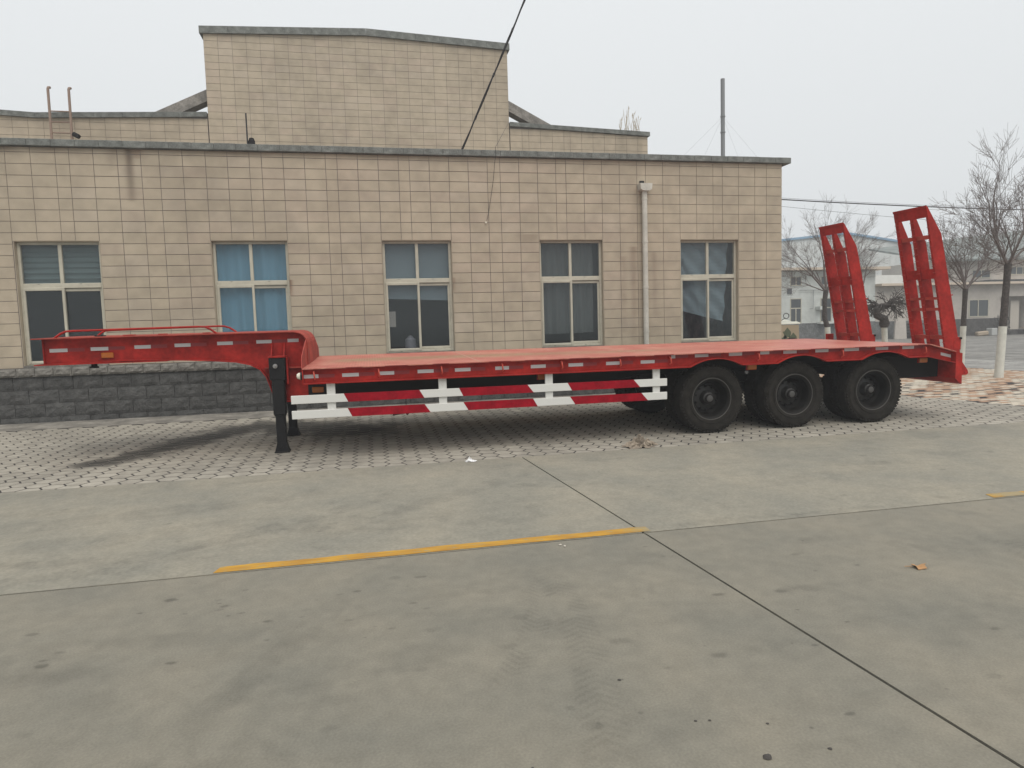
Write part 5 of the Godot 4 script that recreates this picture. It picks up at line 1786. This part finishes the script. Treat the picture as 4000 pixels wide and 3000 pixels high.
	m.bx(-1.30, -0.575, 0.615, 0.95, 2.62, 4.86); m.bx(-1.62, -1.30, 0.59, 0.95, 2.62, 4.86)
	part(T, "tail_frame", m, M.chassis)
	for zc in [4.93, 4.35, 3.13, 2.55]:
		m = MB.new()
		m.prism([Vector2(-0.457, 0.90), Vector2(-0.40, 0.90), Vector2(-0.24, 0.84), Vector2(-0.13, 0.70), Vector2(-0.115, 0.655), Vector2(-0.15, 0.63), Vector2(-0.456, 0.63)], zc - 0.03, zc + 0.03)
		m.lathe([[0.0, 0.036], [0.024, 0.035], [0.026, 0.028]], Vector3(-0.165, 0.672, zc), Vector3.BACK, 12)
		part(T, "ramp_lug", m, M.red)
	# loading ramps, leaning forward
	for s in 2:
		var za: float = 4.32 if s == 0 else 2.54
		var zb: float = 4.955 if s == 0 else 3.175
		var R := Node3D.new()
		R.name = "loading_ramp"
		T.add_child(R, true)
		var ro := Vector3(-0.4, 0.68, (za + zb) * 0.5)
		R.position = ro - offs[T]
		offs[R] = ro
		R.set_meta("label", "near loading ramp standing upright at the trailer's tail" if s == 0 else "far loading ramp standing upright at the trailer's tail")
		var fx := func(h): return -0.55 - 0.205 * (h - 1.13)
		var bxx := func(h): return -0.285 - 0.236 * (h - 1.03)
		var web := [Vector2(fx.call(0.70), 0.70), Vector2(bxx.call(0.64) - 0.04, 0.64), Vector2(bxx.call(1.03), 1.03), Vector2(bxx.call(2.62), 2.62), Vector2(-0.70, 2.77), Vector2(fx.call(3.155) + 0.01, 3.155), Vector2(fx.call(3.155), 3.155)]
		var web_in := [Vector2(fx.call(0.70), 0.70), Vector2(fx.call(0.70) + 0.168, 0.70), Vector2(fx.call(2.65) + 0.168, 2.65), Vector2(fx.call(3.155) + 0.01, 3.155), Vector2(fx.call(3.155), 3.155)]
		var bars := [[za + 0.055, za + 0.067, za, za + 0.067, web_in], [(za + zb) * 0.5 + 0.030, (za + zb) * 0.5 + 0.042, (za + zb) * 0.5 - 0.022, (za + zb) * 0.5 + 0.042, web_in], [zb - 0.012, zb, zb - 0.034, zb, web]]
		for q in bars:
			m = MB.new()
			m.prism(q[4], q[0], q[1])
			m.prism([Vector2(fx.call(0.75) - 0.009, 0.75), Vector2(fx.call(0.75) - 0.0005, 0.75), Vector2(fx.call(3.01) - 0.0005, 3.01), Vector2(fx.call(3.01) - 0.009, 3.01)], q[2], q[3])
			var br := part(R, "ramp_bar", m, M.red)
			m = MB.new()
			for k in 23:
				var h := 0.85 + k * 0.0955
				m.tube([Vector3(fx.call(h) - 0.014, h, q[2] - 0.004), Vector3(fx.call(h) - 0.014, h, q[3] + 0.004)], 0.0055, 5)
			part(br, "grip_tooth_row", m, M.red_dusty)
		for q in [[2.745, 2.685], [2.245, 2.10], [1.825, 1.785], [1.665, 1.62], [1.245, 1.185], [0.9, 0.84]]:
			m = MB.new()
			var h1: float = q[0]
			var h0: float = q[1]
			m.prism([Vector2(fx.call(h0) + 0.003, h0), Vector2(fx.call(h0) + 0.015, h0), Vector2(fx.call(h1) + 0.015, h1), Vector2(fx.call(h1) + 0.003, h1)], za + 0.068, zb - 0.0125)
			m.bx(fx.call(h1) + 0.016, fx.call(h1) + 0.125, h1 - 0.011, h1 - 0.001, za + 0.068, zb - 0.0125)
			part(R, "rung", m, M.red if h1 - h0 > 0.1 else M.red_dusty)
		m = MB.new()
		m.prism([Vector2(fx.call(3.0) - 0.011, 3.0), Vector2(fx.call(3.0) - 0.001, 3.0), Vector2(fx.call(3.165) - 0.001, 3.165), Vector2(fx.call(3.165) - 0.011, 3.165)], za - 0.003, zb + 0.003)
		m.prism([Vector2(fx.call(3.135) - 0.022, 3.135), Vector2(fx.call(3.135) - 0.0115, 3.135), Vector2(fx.call(3.166) - 0.0115, 3.168), Vector2(fx.call(3.166) - 0.022, 3.168)], za - 0.003, zb + 0.003)
		part(R, "top_plate", m, M.red)
		m = MB.new()
		m.tube([Vector3(bxx.call(1.85) - 0.01, 1.845, zb - 0.03), Vector3(bxx.call(1.85) + 0.055, 1.852, zb - 0.03)], 0.009, 8)
		part(R, "hook_pin", m, M.red)
		m = MB.new()
		m.bx(-0.40, -0.268, 1.02, 1.21, zb - 0.06, zb + 0.004, 0.004)
		part(R, "stop_block", m, M.red)
		m = MB.new()
		m.tube([Vector3(-0.285, 1.195, zb - 0.08), Vector3(-0.285, 1.195, zb + 0.02)], 0.018, 10)
		part(R, "stop_pin", m, M.chassis)
	m = MB.new()
	m.bx(-0.66, -0.55, 1.02, 1.22, 2.36, 2.44)
	part(T, "ramp_stop", m, M.red)

func make_wheel(T: Node3D) -> Node3D:
	var w := Node3D.new()
	w.name = "wheel"
	T.add_child(w, true)
	offs[w] = Vector3.ZERO
	var Rr := 0.483
	var tm := MB.new()
	# carcass: from the bead on the outer side, over the tread, to the inner bead
	var prof := [[0.285, 0.085], [0.296, 0.105], [0.315, 0.118], [0.36, 0.130], [0.41, 0.132], [0.448, 0.122], [Rr - 0.014, 0.100], [Rr - 0.006, 0.09], [Rr - 0.006, -0.09], [Rr - 0.014, -0.100], [0.448, -0.122], [0.41, -0.132], [0.36, -0.130], [0.315, -0.118], [0.285, -0.085]]
	prof.reverse()
	tm.lathe(prof, Vector3.ZERO, Vector3.BACK, 56)
	for k in 60:   # shoulder lugs and tread blocks
		var b := Basis(Vector3.BACK, k * TAU / 60.0)
		for sd in [-1.0, 1.0]:
			tm.box(b * Vector3(0, Rr - 0.012, sd * 0.088), Vector3(0.030, 0.022, 0.030), b)
			tm.box(b * Vector3(0, Rr - 0.038, sd * 0.1135), Vector3(0.022, 0.05, 0.012), b * Basis(Vector3.RIGHT, sd * 0.42))
	for zz in [-0.05, -0.017, 0.017, 0.05]:
		tm.lathe([[Rr - 0.008, zz - 0.012], [Rr - 0.001, zz - 0.011], [Rr - 0.001, zz + 0.011], [Rr - 0.008, zz + 0.012]], Vector3.ZERO, Vector3.BACK, 56)
	for q in [0.335, 0.425]:
		tm.lathe([[q + 0.006, 0.1295], [q + 0.003, 0.1345], [q - 0.003, 0.1345], [q - 0.006, 0.126]], Vector3.ZERO, Vector3.BACK, 56)
	part(w, "tyre", tm, M.rubber)
	var rm := MB.new()
	rm.lathe([[0.09, -0.082], [0.16, -0.080], [0.202, -0.074], [0.228, -0.04], [0.242, 0.06], [0.255, 0.088], [0.272, 0.098], [0.292, 0.108], [0.297, 0.102], [0.285, 0.085]], Vector3.ZERO, Vector3.BACK, 48)
	rm.lathe([[0.285, 0.085], [0.26, 0.06], [0.245, -0.05], [0.285, -0.10]], Vector3.ZERO, Vector3.BACK, 48)
	part(w, "rim", rm, M.rim)
	var re := MB.new()
	re.lathe([[0.284, 0.1095], [0.291, 0.1135], [0.298, 0.110]], Vector3.ZERO, Vector3.BACK, 48)
	part(w, "rim_edge", re, M.rim_edge)
	var hb := MB.new()
	hb.lathe([[0.19, -0.082], [0.105, -0.06], [0.092, -0.03], [0.082, 0.02], [0.062, 0.03], [0.055, 0.045], [0.048, 0.05], [0.0, 0.052]], Vector3.ZERO, Vector3.BACK, 28)
	part(w, "hub", hb, M.hub)
	var cap := MB.new()
	cap.lathe([[0.046, 0.0525], [0.044, 0.060], [0.03, 0.064], [0.0, 0.066]], Vector3.ZERO, Vector3.BACK, 20)
	part(w, "hub_cap", cap, M.hub_cap)
	var nm := MB.new()
	for k in 10:
		var a := k * TAU / 10.0
		nm.lathe([[0.016, -0.075], [0.016, -0.045], [0.008, -0.043], [0.008, -0.033], [0.0, -0.033]], Vector3(cos(a) * 0.168, sin(a) * 0.168, 0.0), Vector3.BACK, 6)
	part(w, "wheel_nuts", nm, M.chassis)
	return w
